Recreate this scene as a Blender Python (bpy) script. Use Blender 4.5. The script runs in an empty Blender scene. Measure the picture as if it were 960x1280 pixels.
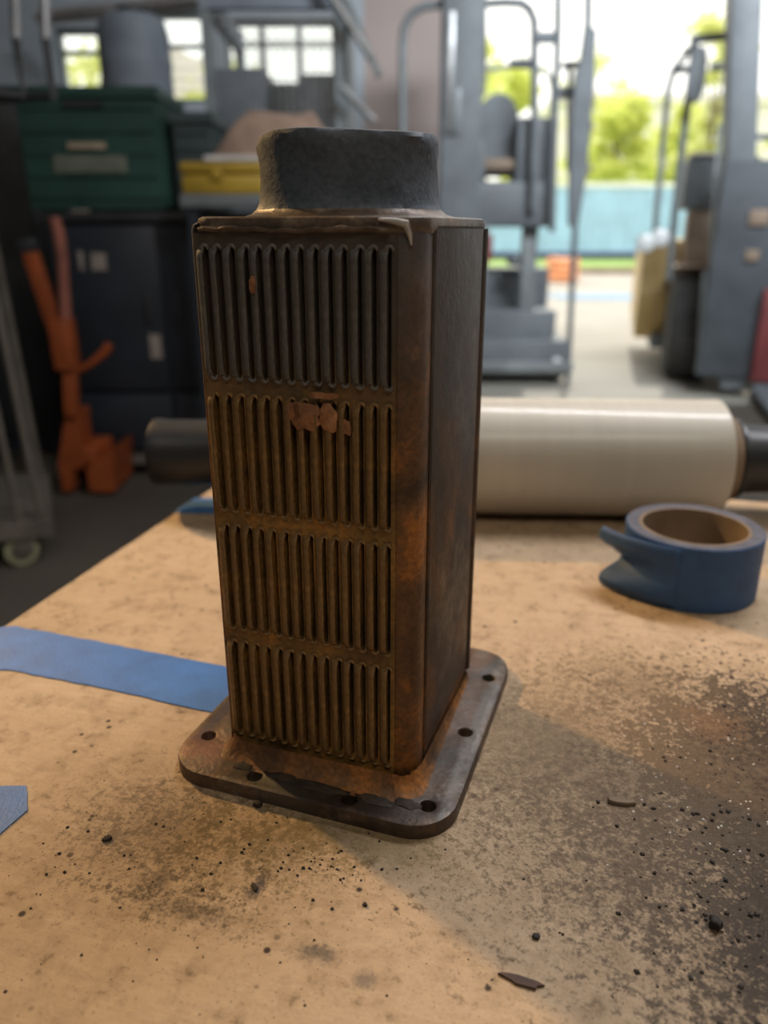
import bpy, bmesh, math, random
from mathutils import Vector, Matrix
random.seed(7)
SC = bpy.context.scene
COL = SC.collection
PI = math.pi

# ------------------------------------------------------------------ camera, world, sun, lamps, exposure
F, HOR = 970.0, 286.0                      # focal length in pixels of the 960x1280 frame, row of the horizon
PITCH = math.atan((640 - HOR) / F)
EYE = 1.01                                 # camera height above the shop floor
BT = 0.76                                  # height of the bench top
cd = bpy.data.cameras.new('camera'); cam = bpy.data.objects.new('camera', cd); COL.objects.link(cam)
cam.location = (0, 0, EYE); cam.rotation_euler = (PI / 2 - PITCH, 0, 0)
cd.sensor_width = 36; cd.lens = F / 1280 * 36; cd.clip_start = 0.02; cd.clip_end = 300
cd.dof.use_dof = True; cd.dof.focus_distance = 0.33; cd.dof.aperture_fstop = 6.0; cd.dof.aperture_blades = 0
SC.camera = cam
SC.view_settings.view_transform = 'Standard'; SC.view_settings.look = 'None'
SC.view_settings.gamma = 1; SC.view_settings.use_curve_mapping = False
SC.view_settings.exposure = 0.0
SC.cycles.use_denoising = True
SC.cycles.max_bounces = 8; SC.cycles.transparent_max_bounces = 12
SC.cycles.sample_clamp_indirect = 6

W = bpy.data.worlds.new('sky'); SC.world = W; W.use_nodes = True
bg = W.node_tree.nodes['Background']
bg.inputs[0].default_value = (1.0, 0.985, 0.93, 1); bg.inputs[1].default_value = 2.0

def light(name, kind, loc, energy, color, look=None, **kw):
    d = bpy.data.lights.new(name, kind); d.energy = energy; d.color = color
    for k, v in kw.items(): setattr(d, k, v)
    o = bpy.data.objects.new(name, d); COL.objects.link(o); o.location = loc
    if look is not None:
        o.rotation_euler = (Vector(look) - Vector(loc)).to_track_quat('-Z', 'Y').to_euler()
    return o
light('sun', 'SUN', (8, 30, 30), 2.6, (1.0, 0.95, 0.86), look=(2.0, 6, 0), angle=0.01)
light('work_lamp', 'SPOT', (-1.9, 2.15, 2.42), 285, (1.0, 0.62, 0.26), look=(0.15, 0.35, .76), shadow_soft_size=0.07, spot_size=0.75, spot_blend=0.5)
light('ceiling_tubes_behind', 'AREA', (0.3, -1.6, 3.9), 31, (1.0, 0.88, 0.72), look=(0, 0.4, 0.8), shape='RECTANGLE', size=2.4, size_y=0.5)
light('bench_tubes', 'AREA', (0.75, 1.15, 2.45), 36, (0.97, 0.96, 1.0), look=(0.6, .95, 0), shape='RECTANGLE', size=1.4, size_y=0.2)
light('background_fill', 'AREA', (2.3, 1.6, 4.3), 100, (0.86, 0.94, 1.0), look=(2.0, 6.0, 1.7), shape='RECTANGLE', size=2.4, size_y=0.6, spread=1.7)  # added fill with no fixture behind it, lifts the dark back of the shop

# ------------------------------------------------------------------ helpers
def ray(x, y):
    u, v = (x - 480) / F, (640 - y) / F
    c, s = math.cos(PITCH), math.sin(PITCH)
    return Vector((u, c + v * s, -s + v * c))
def at(x, y, Y):                            # point of the line of sight through a pixel at depth Y
    r = ray(x, y); return r * (Y / r.y) + Vector((0, 0, EYE))
def on(x, y, z):                            # point of the line of sight at height z
    r = ray(x, y); return r * ((z - EYE) / r.z) + Vector((0, 0, EYE))

class MB:
    def __init__(s): s.v = []; s.f = []; s.m = []
    def add(s, vs, fs, mi=0):
        o = len(s.v); s.v += [tuple(v) for v in vs]
        s.f += [tuple(i + o for i in f) for f in fs]; s.m += [mi] * len(fs); return s
    def box(s, c, d, rot=None, mi=0, b=0.0):
        hx, hy, hz = d[0] / 2, d[1] / 2, d[2] / 2
        c = Vector(c)
        if b <= 0:
            vs = [Vector((sx * hx, sy * hy, sz * hz)) for sz in (-1, 1) for sy in (-1, 1) for sx in (-1, 1)]
            fs = [(0, 2, 3, 1), (4, 5, 7, 6), (0, 1, 5, 4), (1, 3, 7, 5), (3, 2, 6, 7), (2, 0, 4, 6)]
        else:
            b = min(b, hx * .9, hy * .9, hz * .9)
            bm = bmesh.new(); bmesh.ops.create_cube(bm, size=1)
            for v in bm.verts: v.co = Vector((v.co.x * 2 * hx, v.co.y * 2 * hy, v.co.z * 2 * hz))
            bmesh.ops.bevel(bm, geom=bm.edges[:], offset=b, segments=2, profile=.5, affect='EDGES')
            bm.verts.index_update()
            vs = [v.co.copy() for v in bm.verts]; fs = [[v.index for v in f.verts] for f in bm.faces]; bm.free()
        if rot is not None: vs = [rot @ v for v in vs]
        return s.add([c + v for v in vs], fs, mi)
    def span(s, a, b, mi=0, bev=0.0):       # axis-aligned box between two corners
        a, b = Vector(a), Vector(b)
        return s.box((a + b) / 2, [abs(b[i] - a[i]) for i in range(3)], None, mi, bev)
    def beam(s, a, b, w, t, mi=0, bev=0.0): # rectangular bar from a to b
        a, b = Vector(a), Vector(b); q = (b - a).to_track_quat('Z', 'Y').to_matrix()
        return s.box((a + b) / 2, (w, t, (b - a).length), q, mi, bev)
    def tube(s, pts, r, n=10, mi=0, cap=True):
        pts = [Vector(p) for p in pts]; rs = r if isinstance(r, (list, tuple)) else [r] * len(pts)
        vs, fs = [], []
        up = None
        for i, p in enumerate(pts):
            t = (pts[min(i + 1, len(pts) - 1)] - pts[max(i - 1, 0)]).normalized()
            if up is None:
                up = t.orthogonal().normalized()
            up = (up - t * up.dot(t)).normalized(); w = t.cross(up)
            for k in range(n):
                a = 2 * PI * k / n; vs.append(p + (up * math.cos(a) + w * math.sin(a)) * rs[i])
        for i in range(len(pts) - 1):
            for k in range(n):
                a, b = i * n + k, i * n + (k + 1) % n
                fs.append((a, b, b + n, a + n))
        if cap: fs.append(tuple(range(n - 1, -1, -1))); fs.append(tuple(range((len(pts) - 1) * n, len(pts) * n)))
        return s.add(vs, fs, mi)
    def lathe(s, prof, n=32, M=None, mi=0, closed=False):   # prof: (radius, height) about local z
        vs, fs = [], []
        for r, z in prof:
            for k in range(n):
                a = 2 * PI * k / n; vs.append(Vector((r * math.cos(a), r * math.sin(a), z)))
        m = len(prof)
        for i in range(m if closed else m - 1):
            for k in range(n):
                a, b = i * n + k, i * n + (k + 1) % n; c, d = ((i + 1) % m) * n + (k + 1) % n, ((i + 1) % m) * n + k
                fs.append((a, b, c, d))
        if not closed:
            fs.append(tuple(range(n - 1, -1, -1))); fs.append(tuple(range((m - 1) * n, m * n)))
        if M is not None: vs = [M @ v for v in vs]
        return s.add(vs, fs, mi)
    def prism(s, poly, z0, z1, bev=0.0, M=None, mi=0):      # polygon in xy raised from z0 to z1, bevelled rims by shrinking
        n = len(poly); cx = sum(p[0] for p in poly) / n; cy = sum(p[1] for p in poly) / n
        R = max(math.hypot(p[0] - cx, p[1] - cy) for p in poly)
        rings = [(z0, 0), (z1, 0)] if bev <= 0 else [(z0, bev), (z0 + bev * .3, bev * .3), (z0 + bev, 0), (z1 - bev, 0), (z1 - bev * .3, bev * .3), (z1, bev)]
        vs = []
        for z, k in rings:
            q = 1 - k / R
            vs += [Vector((cx + (p[0] - cx) * q, cy + (p[1] - cy) * q, z)) for p in poly]
        fs = [tuple(range(n - 1, -1, -1)), tuple(range((len(rings) - 1) * n, len(rings) * n))]
        for i in range(len(rings) - 1):
            for k in range(n): fs.append((i * n + k, i * n + (k + 1) % n, (i + 1) * n + (k + 1) % n, (i + 1) * n + k))
        if M is not None: vs = [M @ v for v in vs]
        return s.add(vs, fs, mi)
    def mesh(s, name, mats, smooth=True):
        me = bpy.data.meshes.new(name); me.from_pydata(s.v, [], s.f)
        for m in (mats if isinstance(mats, (list, tuple)) else [mats]): me.materials.append(m)
        me.polygons.foreach_set('material_index', s.m)
        bm = bmesh.new(); bm.from_mesh(me); bmesh.ops.recalc_face_normals(bm, faces=bm.faces[:]); bm.to_mesh(me); bm.free()
        if smooth:
            me.polygons.foreach_set('use_smooth', [True] * len(me.polygons)); me.set_sharp_from_angle(angle=math.radians(34))
        me.update(); return me
    def build(s, name, mats, parent=None, smooth=True):
        return link(name, s.mesh(name, mats, smooth), parent)

def link(name, me, parent=None, loc=None):
    o = bpy.data.objects.new(name, me); COL.objects.link(o)
    if parent is not None: o.parent = parent
    if loc is not None: o.location = loc
    return o
def tag(o, label, cat, group=None, kind=None):
    o['label'] = label; o['category'] = cat
    if group: o['group'] = group
    if kind: o['kind'] = kind
    return o
def thing(name, label, cat, loc=(0, 0, 0), rz=0, group=None):
    o = bpy.data.objects.new(name, None); COL.objects.link(o); o.empty_display_size = .1
    o.location = loc; o.rotation_euler = (0, 0, rz); return tag(o, label, cat, group)
class Ctx:                                   # build parts in world coordinates under a thing whose origin is elsewhere
    def __init__(s, root): s.root = root; s.M = Matrix.LocRotScale(root.location, root.rotation_euler, None).inverted()
    def part(s, name, mb, mats, parent=None, smooth=True):
        mb.v = [tuple(s.M @ Vector(v)) for v in mb.v]
        return mb.build(name, mats, parent or s.root, smooth)
def struct(name, mb, mats, parent=None, smooth=True):
    o = mb.build(name, mats, parent, smooth); o['kind'] = 'structure'; return o
def rrect(x0, y0, x1, y1, r, n=6):
    out = []
    for cx, cy, a in ((x1 - r, y1 - r, 0), (x0 + r, y1 - r, 90), (x0 + r, y0 + r, 180), (x1 - r, y0 + r, 270)):
        for k in range(n + 1):
            t = math.radians(a + 90 * k / n); out.append((cx + r * math.cos(t), cy + r * math.sin(t)))
    return out
def arc(c, a0, a1, r, u, v, n=6):            # points of an arc in the plane (u, v)
    c, u, v = Vector(c), Vector(u), Vector(v)
    return [c + u * (r * math.cos(a0 + (a1 - a0) * k / n)) + v * (r * math.sin(a0 + (a1 - a0) * k / n)) for k in range(n + 1)]

# ------------------------------------------------------------------ materials
def nt(name):
    m = bpy.data.materials.new(name); m.use_nodes = True
    t = m.node_tree; return m, t, t.nodes['Principled BSDF']
def N(t, kind, **kw):
    n = t.nodes.new(kind)
    for k, v in kw.items():
        if k.startswith('_'): setattr(n, k[1:], v)
        else: n.inputs[k.replace('__', ' ')].default_value = v
    return n
def L(t, a, b): t.links.new(a, b)
def noise(t, coord, scale, detail=4, rough=.55, dist=0):
    n = N(t, 'ShaderNodeTexNoise', Scale=scale, Detail=detail, Roughness=rough, Distortion=dist); L(t, coord, n.inputs['Vector']); return n.outputs['Fac']
def ramp(t, fac, stops):
    r = t.nodes.new('ShaderNodeValToRGB'); e = r.color_ramp.elements
    while len(e) < len(stops): e.new(0.5)
    for i, (p, c) in enumerate(stops):
        e[i].position = p; e[i].color = (c, c, c, 1) if isinstance(c, (int, float)) else (*c, 1)
    L(t, fac, r.inputs[0]); return r.outputs[0]
def mix(t, fac, a, b, mode='MIX'):
    n = t.nodes.new('ShaderNodeMix'); n.data_type = 'RGBA'; n.blend_type = mode
    for sock, val in ((n.inputs[0], fac), (n.inputs[6], a), (n.inputs[7], b)):
        if hasattr(val, 'links'): L(t, val, sock)
        elif isinstance(val, (int, float)): sock.default_value = val
        else: sock.default_value = (*val, 1)
    return n.outputs[2]
def math_(t, op, a, b=0.0, clamp=False):
    n = t.nodes.new('ShaderNodeMath'); n.operation = op; n.use_clamp = clamp
    for i, val in enumerate((a, b)):
        if hasattr(val, 'links'): L(t, val, n.inputs[i])
        else: n.inputs[i].default_value = val
    return n.outputs[0]
def coords(t, obj=True):
    return t.nodes.new('ShaderNodeTexCoord').outputs['Object'] if obj else t.nodes.new('ShaderNodeNewGeometry').outputs['Position']
def bump(t, bsdf, h, strength=.3, dist=.001):
    b = N(t, 'ShaderNodeBump', Strength=strength, Distance=dist); L(t, h, b.inputs['Height']); L(t, b.outputs[0], bsdf.inputs['Normal'])
def plain(name, col, rough=.6, metal=0.0, var=.25, scale=8, spec=.5, bmp=0.0):
    m, t, b = nt(name); c = coords(t)
    f = noise(t, c, scale, 5)
    hi = tuple(min(1, x * (1 + var)) for x in col); lo = tuple(x * (1 - var) for x in col)
    L(t, ramp(t, f, [(.3, lo), (.7, hi)]), b.inputs['Base Color'])
    b.inputs['Roughness'].default_value = rough; b.inputs['Metallic'].default_value = metal
    b.inputs['Specular IOR Level'].default_value = spec
    if bmp: bump(t, b, noise(t, c, scale * 12, 3), bmp, .002)
    return m

def rust(name, dark, brown, orange, amt=.5, soot=None, z0=None, rough=.62, metal=.25):
    # scaled iron: dark crust broken by brown and orange rust; soot is an older black crust on the upper part
    m, t, b = nt(name); p = coords(t)
    big, mid, fine = noise(t, p, 22, 5, .6, .4), noise(t, p, 90, 5, .6), noise(t, p, 420, 4, .6)
    c = mix(t, ramp(t, big, [(.5 - .2 * amt, 0), (.75 - .2 * amt, 1)]), dark, brown)
    c = mix(t, ramp(t, math_(t, 'MULTIPLY', big, mid), [(.38 - .14 * amt, 0), (.46 - .12 * amt, 1)]), c, orange)
    c = mix(t, ramp(t, fine, [(.3, .55), (.62, 0)]), c, tuple(x * .35 for x in dark))
    if soot is not None:
        g = N(t, 'ShaderNodeSeparateXYZ'); L(t, p, g.inputs[0])
        zz = math_(t, 'ADD', g.outputs[2], math_(t, 'MULTIPLY', math_(t, 'SUBTRACT', mid, .5), .05))
        k = ramp(t, math_(t, 'MULTIPLY', math_(t, 'SUBTRACT', zz, z0[0]), 1 / (z0[1] - z0[0]), True), [(0, 0), (1, 1)])
        c = mix(t, k, c, mix(t, ramp(t, mid, [(.35, 0), (.7, 1)]), soot, tuple(x * 1.5 for x in soot)))
    L(t, c, b.inputs['Base Color'])
    L(t, ramp(t, mid, [(.3, rough - .14), (.7, rough + .15)]), b.inputs['Roughness'])
    b.inputs['Metallic'].default_value = metal
    bump(t, b, math_(t, 'ADD', math_(t, 'MULTIPLY', mid, 1.0), math_(t, 'MULTIPLY', fine, .5)), .5, .0012)
    return m

M = {}
M['casing'] = rust('rusty_casing', (.055, .032, .018), (.21, .092, .028), (.38, .145, .03), .85, (.060, .055, .052), (.17, .25))
M['side'] = rust('rusty_side', (.035, .026, .020), (.115, .058, .026), (.18, .078, .026), .5, (.05, .046, .044), (.13, .25), rough=.58)
M['panel'] = rust('rusty_panel', (.09, .05, .02), (.30, .165, .04), (.44, .20, .04), .85, (.065, .052, .04), (.17, .215))
M['louvre_low'] = rust('rusty_louvre', (.14, .088, .036), (.30, .175, .062), (.38, .20, .062), .7)
M['louvre_top'] = rust('sooty_louvre', (.125, .12, .112), (.175, .165, .148), (.20, .17, .13), .35)
M['flange'] = rust('rusty_flange', (.05, .04, .032), (.14, .075, .04), (.16, .13, .105), .6, rough=.5)
def flange_mat():
    m = rust('rusty_flange', (.05, .04, .032), (.14, .075, .04), (.16, .13, .105), .6, rough=.5)
    t = m.node_tree; b = t.nodes['Principled BSDF']; c = b.inputs['Base Color'].links[0].from_socket; p = coords(t)
    for cx, cy, rx, ry, lo, hi, tint, a in ((.062, -.012, .062, .017, .55, 1.15, (.026, .017, .011), .95), (.035, -.02, .03, .006, .3, 1.1, (.07, .065, .055), .8),
                                      (-.012, -.004, .018, .016, .5, 1.1, (.17, .075, .045), .8), (.111, .06, .005, .075, .4, 1.2, (.20, .185, .165), .7), (.03, .06, .075, .07, .85, 1.0, (.05, .03, .018), .6)):
        mp = N(t, 'ShaderNodeMapping'); mp.vector_type = 'TEXTURE'; L(t, p, mp.inputs[0])
        mp.inputs['Location'].default_value = (cx, cy, .005); mp.inputs['Scale'].default_value = (rx, ry, 1)
        ln = N(t, 'ShaderNodeVectorMath', _operation='LENGTH'); L(t, mp.outputs[0], ln.inputs[0])
        d = math_(t, 'ADD', ln.outputs['Value'], math_(t, 'MULTIPLY', math_(t, 'SUBTRACT', noise(t, p, 130, 5, .65), .5), 1.6))
        c = mix(t, math_(t, 'MULTIPLY', ramp(t, d, [(lo, 1), (hi, 0)]), a), c, tint)
    L(t, c, b.inputs['Base Color']); return m
M['flange'] = flange_mat()
M['spigot'] = rust('black_spigot', (.085, .103, .128), (.105, .123, .148), (.12, .132, .15), .4, rough=.7)
M['cap'] = rust('rusty_cap_plate', (.07, .055, .045), (.15, .10, .065), (.24, .18, .13), .7, rough=.45)
M['patch'] = rust('rust_flake', (.20, .09, .04), (.36, .16, .07), (.45, .22, .10), .8)
M['grime'] = rust('oily_grime', (.022, .016, .011), (.05, .032, .018), (.08, .045, .022), .4, rough=.8, metal=0)
M['inner'] = plain('hollow_shade_black', (.006, .005, .004), .9, scale=60)  # near black stands in for the shade inside slots and spigot bore
M['blue_tape'] = plain('blue_masking_tape', (.028, .135, .37), .55, var=.18, scale=60, bmp=.25)
M['film'] = None
M['roll_tape_shaded'] = plain('blue_tape_shaded', (.022, .078, .20), .6, var=.18, scale=60, bmp=.25)  # same blue tape darkened: shade away from the lamp is in the colour
M['tape_side'] = plain('dusty_tape_edge', (.085, .088, .115), .8, var=.25, scale=90)
M['core'] = plain('brown_cardboard', (.20, .145, .095), .85, scale=30, bmp=.1)
M['black_plastic'] = plain('black_plastic', (.018, .019, .021), .4)
M['chip'] = plain('rust_brown_chip', (.06, .028, .014), .7, scale=150)

def bench_mat():
    m, t, b = nt('worn_bench_top'); p = coords(t)          # object space = bench space, metres
    sx = N(t, 'ShaderNodeMapping'); L(t, p, sx.inputs[0]); sx.inputs['Scale'].default_value = (1, 5, 1)
    grain = noise(t, sx.outputs[0], 60, 5, .6)
    big = noise(t, p, 7, 5, .6, .3); mid = noise(t, p, 58, 7, .7); fine = noise(t, p, 230, 5, .7); grit = noise(t, p, 620, 3, .6)
    c = mix(t, ramp(t, big, [(.3, 0), (.7, 1)]), (.43, .31, .195), (.55, .41, .27))
    c = mix(t, ramp(t, grain, [(.35, .35), (.65, 0)]), c, (.36, .25, .15))
    c = mix(t, ramp(t, mid, [(.47, 0), (.70, .6)]), c, (.24, .16, .09))
    c = mix(t, ramp(t, math_(t, 'MULTIPLY', mid, fine), [(.31, 0), (.41, .65)]), c, (.13, .09, .055))
    c = mix(t, ramp(t, grit, [(.60, 0), (.72, .45)]), c, (.16, .11, .065))
    vor = N(t, 'ShaderNodeTexVoronoi', Scale=95.0); L(t, p, vor.inputs['Vector'])
    spk = math_(t, 'MULTIPLY', ramp(t, vor.outputs['Distance'], [(.10, 1), (.17, 0)]), ramp(t, noise(t, p, 26, 3), [(.46, 0), (.6, 1)]))
    c = mix(t, spk, c, (.045, .032, .025))
    # oil stains, also the painted shade before the flange: distance from each middle, ragged by noise
    def blob(cx, cy, rx, ry, amp, lo, hi, tint, c, a=1.0):
        mp = N(t, 'ShaderNodeMapping'); mp.vector_type = 'TEXTURE'
        mp.inputs['Location'].default_value = (cx, cy, BT); mp.inputs['Scale'].default_value = (rx, ry, 1)
        L(t, p, mp.inputs[0])
        ln = N(t, 'ShaderNodeVectorMath', _operation='LENGTH'); L(t, mp.outputs[0], ln.inputs[0])
        d = math_(t, 'ADD', ln.outputs['Value'], math_(t, 'MULTIPLY', math_(t, 'SUBTRACT', fine, .5), amp))
        d = math_(t, 'ADD', d, math_(t, 'MULTIPLY', math_(t, 'SUBTRACT', mid, .5), amp * .7))
        d = math_(t, 'ADD', d, math_(t, 'MULTIPLY', math_(t, 'SUBTRACT', grit, .5), amp * .6))
        return mix(t, math_(t, 'MULTIPLY', ramp(t, d, [(lo, 1), (hi + .35, 0)]), a), c, tint)
    for args in STAINS_AND_SHADE: c = blob(args[0], args[1], args[2], args[3], args[4], args[5], args[6], args[7], c, args[8])
    L(t, c, b.inputs['Base Color'])
    L(t, ramp(t, fine, [(.3, .66), (.7, .82)]), b.inputs['Roughness']); b.inputs['Specular IOR Level'].default_value = .25
    h = math_(t, 'ADD', math_(t, 'MULTIPLY', fine, .7), math_(t, 'MULTIPLY', grit, .5))
    bump(t, b, h, .5, .0015)
    return m
def film_mat():
    m, t, b = nt('stretch_film'); p = coords(t)
    mp = N(t, 'ShaderNodeMapping'); L(t, p, mp.inputs[0]); mp.inputs['Scale'].default_value = (150, 6, 6)
    f = noise(t, mp.outputs[0], 1, 4); g = noise(t, p, 9, 4)
    c = mix(t, ramp(t, f, [(.2, 0), (.8, 1)]), (.46, .435, .365), (.51, .485, .41))
    c = mix(t, ramp(t, g, [(.55, 0), (.75, .4)]), c, (.38, .355, .295))
    L(t, c, b.inputs['Base Color']); b.inputs['Roughness'].default_value = .5
    b.inputs['Coat Weight'].default_value = .25; b.inputs['Coat Roughness'].default_value = .15
    bump(t, b, f, .15, .001)
    return m
def leaf_mat(name, a, bcol):
    m, t, b = nt(name); p = coords(t)
    c = ramp(t, noise(t, p, 3.5, 3), [(.3, a), (.7, bcol)])
    tr = t.nodes.new('ShaderNodeBsdfTranslucent'); df = t.nodes.new('ShaderNodeBsdfDiffuse'); mx = t.nodes.new('ShaderNodeMixShader')
    L(t, c, tr.inputs[0]); L(t, c, df.inputs[0]); mx.inputs[0].default_value = .62
    L(t, df.outputs[0], mx.inputs[1]); L(t, tr.outputs[0], mx.inputs[2])
    L(t, mx.outputs[0], t.nodes['Material Output'].inputs[0]); t.nodes.remove(b)
    return m
def glass_mat():
    m, t, b = nt('window_glass'); t.nodes.remove(b)
    g = t.nodes.new('ShaderNodeBsdfGlossy'); g.inputs['Roughness'].default_value = .02
    tr = t.nodes.new('ShaderNodeBsdfTransparent'); tr.inputs[0].default_value = (.93, .95, .94, 1); mx = t.nodes.new('ShaderNodeMixShader'); mx.inputs[0].default_value = .06
    L(t, tr.outputs[0], mx.inputs[1]); L(t, g.outputs[0], mx.inputs[2]); L(t, mx.outputs[0], t.nodes['Material Output'].inputs[0])
    return m
M['film'] = film_mat()
M['glass'] = glass_mat()
M['floor'] = plain('shop_concrete', (.085, .072, .056), .7, var=.25, scale=1.6, bmp=.15)
M['yard'] = plain('pale_concrete', (.35, .325, .28), .8, var=.14, scale=.9, bmp=.1)
M['wall'] = plain('painted_wall', (.50, .40, .37), .8, var=.12, scale=1.2)
M['wall_grey'] = plain('grey_sheet_wall', (.48, .52, .57), .7, var=.12, scale=1.2)
M['ceil'] = plain('ceiling_sheet', (.6, .6, .62), .8, scale=1)
M['grass'] = plain('verge_grass', (.22, .34, .07), .9, var=.4, scale=6)
M['kerb'] = plain('kerb_stone', (.26, .19, .14), .9, scale=3)
M['cont'] = plain('pale_blue_paint', (.40, .60, .80), .6, var=.12, scale=1.5)
M['cont_rail'] = plain('white_rail_paint', (.80, .80, .78), .6, var=.1, scale=1.5)
M['cont_dark'] = plain('navy_rail_paint', (.05, .07, .16), .6)
M['white_wall'] = plain('white_render', (.85, .80, .75), .8, var=.05, scale=.4)
M['leaf_a'] = leaf_mat('leaf_bright', (.60, .66, .16), (.80, .82, .30))
M['leaf_b'] = leaf_mat('leaf_pale', (.66, .70, .26), (.86, .86, .44))
M['bark'] = plain('bark', (.16, .12, .085), .9, scale=6)
M['truck'] = plain('truck_dark_paint', (.17, .185, .20), .55, var=.2, scale=5)
M['truck2'] = plain('truck_grey_steel', (.26, .28, .29), .45, metal=.2, scale=5)
M['yellow_body'] = plain('cream_yellow_paint', (.60, .42, .17), .5, var=.12, scale=4)
M['tyre'] = plain('tyre_rubber', (.05, .048, .046), .85, scale=14, bmp=.3)
M['truck_dark'] = plain('truck_black_steel', (.085, .095, .108), .55, var=.2, scale=5)
M['red'] = plain('red_paint', (.22, .05, .05), .5, scale=6)
M['hub'] = plain('dusty_hub_steel', (.30, .22, .16), .7, scale=6)
M['lens'] = plain('lamp_lens', (.80, .82, .82), .15, var=.05)
M['steel'] = plain('galvanised_steel', (.36, .36, .36), .38, metal=.6, scale=10)
M['dull_steel'] = plain('dull_tube_steel', (.17, .15, .12), .55, metal=.2, scale=10)
M['cabinet'] = plain('black_blue_steel', (.022, .027, .036), .5, scale=4)
M['cabinet_edge'] = plain('worn_dark_steel', (.05, .052, .056), .45, metal=.2, scale=8)
M['label_paper'] = plain('dusty_paper', (.33, .28, .24), .8, scale=30)
M['crate'] = plain('dark_green_plastic', (.026, .075, .060), .5, var=.2, scale=5)
M['crate2'] = plain('black_green_plastic', (.05, .072, .075), .55, scale=5)
M['orange'] = plain('orange_paint', (.34, .075, .018), .55, var=.25, scale=9)
M['orange_hose'] = plain('orange_hose', (.80, .36, .17), .5, scale=5)
M['yellow'] = plain('ochre_yellow_plastic', (.46, .30, .035), .5, scale=6)
M['sack'] = plain('beige_sackcloth', (.42, .29, .22), .9, var=.25, scale=12, bmp=.4)
M['white_sheet'] = plain('white_card', (.70, .68, .64), .7, scale=9)
M['drum'] = plain('grey_plastic_drum', (.26, .29, .34), .6, scale=4)
M['caster_tyre'] = plain('cream_caster_tyre', (.34, .33, .20), .6, scale=14)
M['conduit'] = plain('pale_pipe_paint', (.52, .47, .46), .5, scale=4)
M['bench_leg'] = plain('bench_frame_paint', (.10, .10, .10), .6, scale=6)

# ------------------------------------------------------------------ setting: room shell, yard
WALL_Y = 6.6
FL0 = MB().span((-4.6, -3.4, -.12), (6.4, 4.7, 0)); struct('floor', FL0, M['floor'])
struct('ceiling', MB().span((-4.6, -3.4, 4.6), (6.4, WALL_Y + .25, 4.72)), M['ceil'])
struct('wall_left', MB().span((-4.75, -3.4, 0), (-4.6, WALL_Y + .25, 4.6)), M['wall_grey'])
struct('wall_right', MB().span((6.4, -3.4, 0), (6.55, WALL_Y + .25, 4.6)), M['wall_grey'])
struct('wall_front', MB().span((-4.6, -3.55, 0), (6.4, -3.4, 4.6)), M['wall_grey'])
# back wall with three windows and the big roller-door opening
def wz(y): return at(480, y, WALL_Y).z
def wx(x, y): return at(x, y, WALL_Y).x
wins = [(wx(70, 75), wx(137, 75), wz(118), wz(34)), (wx(196, 60), wx(266, 60), wz(128), wz(14)), (wx(280, 70), wx(420, 70), wz(108), wz(22))]
DOOR = (wx(590, 200), 5.6, 0.0, 3.5)
holes = wins + [DOOR]
xs = sorted({-4.6, 6.4, wx(455, 100)} | {h[0] for h in holes} | {h[1] for h in holes})
zs = sorted({0.0, 4.6} | {h[2] for h in holes} | {h[3] for h in holes})
wb = MB()
for i in range(len(xs) - 1):
    for j in range(len(zs) - 1):
        cx, cz = (xs[i] + xs[i + 1]) / 2, (zs[j] + zs[j + 1]) / 2
        if any(h[0] < cx < h[1] and h[2] < cz < h[3] for h in holes): continue
        wb.span((xs[i], WALL_Y, zs[j]), (xs[i + 1], WALL_Y + .2, zs[j + 1]), 1 if cx < wx(455, 100) else 0)
struct('wall_back', wb, [M['wall'], M['wall_grey']], smooth=False)
for k, (a, b, c, d) in enumerate(wins):
    fr = MB(); y0, y1 = WALL_Y + .06, WALL_Y + .12; w = .035
    fr.span((a, y0, c), (a + w, y1, d)); fr.span((b - w, y0, c), (b, y1, d)); fr.span((a + w, y0, c), (b - w, y1, c + w)); fr.span((a + w, y0, d - w), (b - w, y1, d))
    for q in ((1, 2) if k == 2 else ()):
        xm = a + (b - a) * q / 3; fr.span((xm - .015, y0, c + w), (xm + .015, y1, d - w))
    fr.span((a + w, y0, c + (d - c) * .62), (b - w, y1 - .005, c + (d - c) * .62 + .03))
    wo = struct('window_%d' % (k + 1), fr, M['truck2'])
    MB().span((a + w, WALL_Y + .09, c + w), (b - w, WALL_Y + .096, d - w)).build('pane', M['glass'], wo)
jm = MB().span((DOOR[0] - .09, WALL_Y - .05, 0), (DOOR[0], WALL_Y + .25, 3.5)); struct('door_1', jm, M['truck2'])
p1 = at(50, 22, 6.2); p2 = at(262, 0, 5.2)
pp = MB().tube([p1, p2], .045, 10); tag(pp.build('pipe', M['conduit']), 'pale painted pipe running under the roof above the windows', 'pipe')

struct('floor_pale_daylight', MB().span((-4.6, 4.7, -.12), (6.4, WALL_Y + .25, 0)), M['yard'])  # added pale slab: daylight on the floor by the door is in its colour
yard = MB().span((-30, WALL_Y + .25, -.3), (40, 19.6, -.02)); struct('ground', yard, M['yard'])
struct('ground_verge', MB().span((-40, 19.9, -.3), (60, 70, .05)), M['grass'])
struct('kerb', MB().span((-40, 19.6, -.3), (60, 19.9, .12), 0, .03), M['kerb'])

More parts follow.
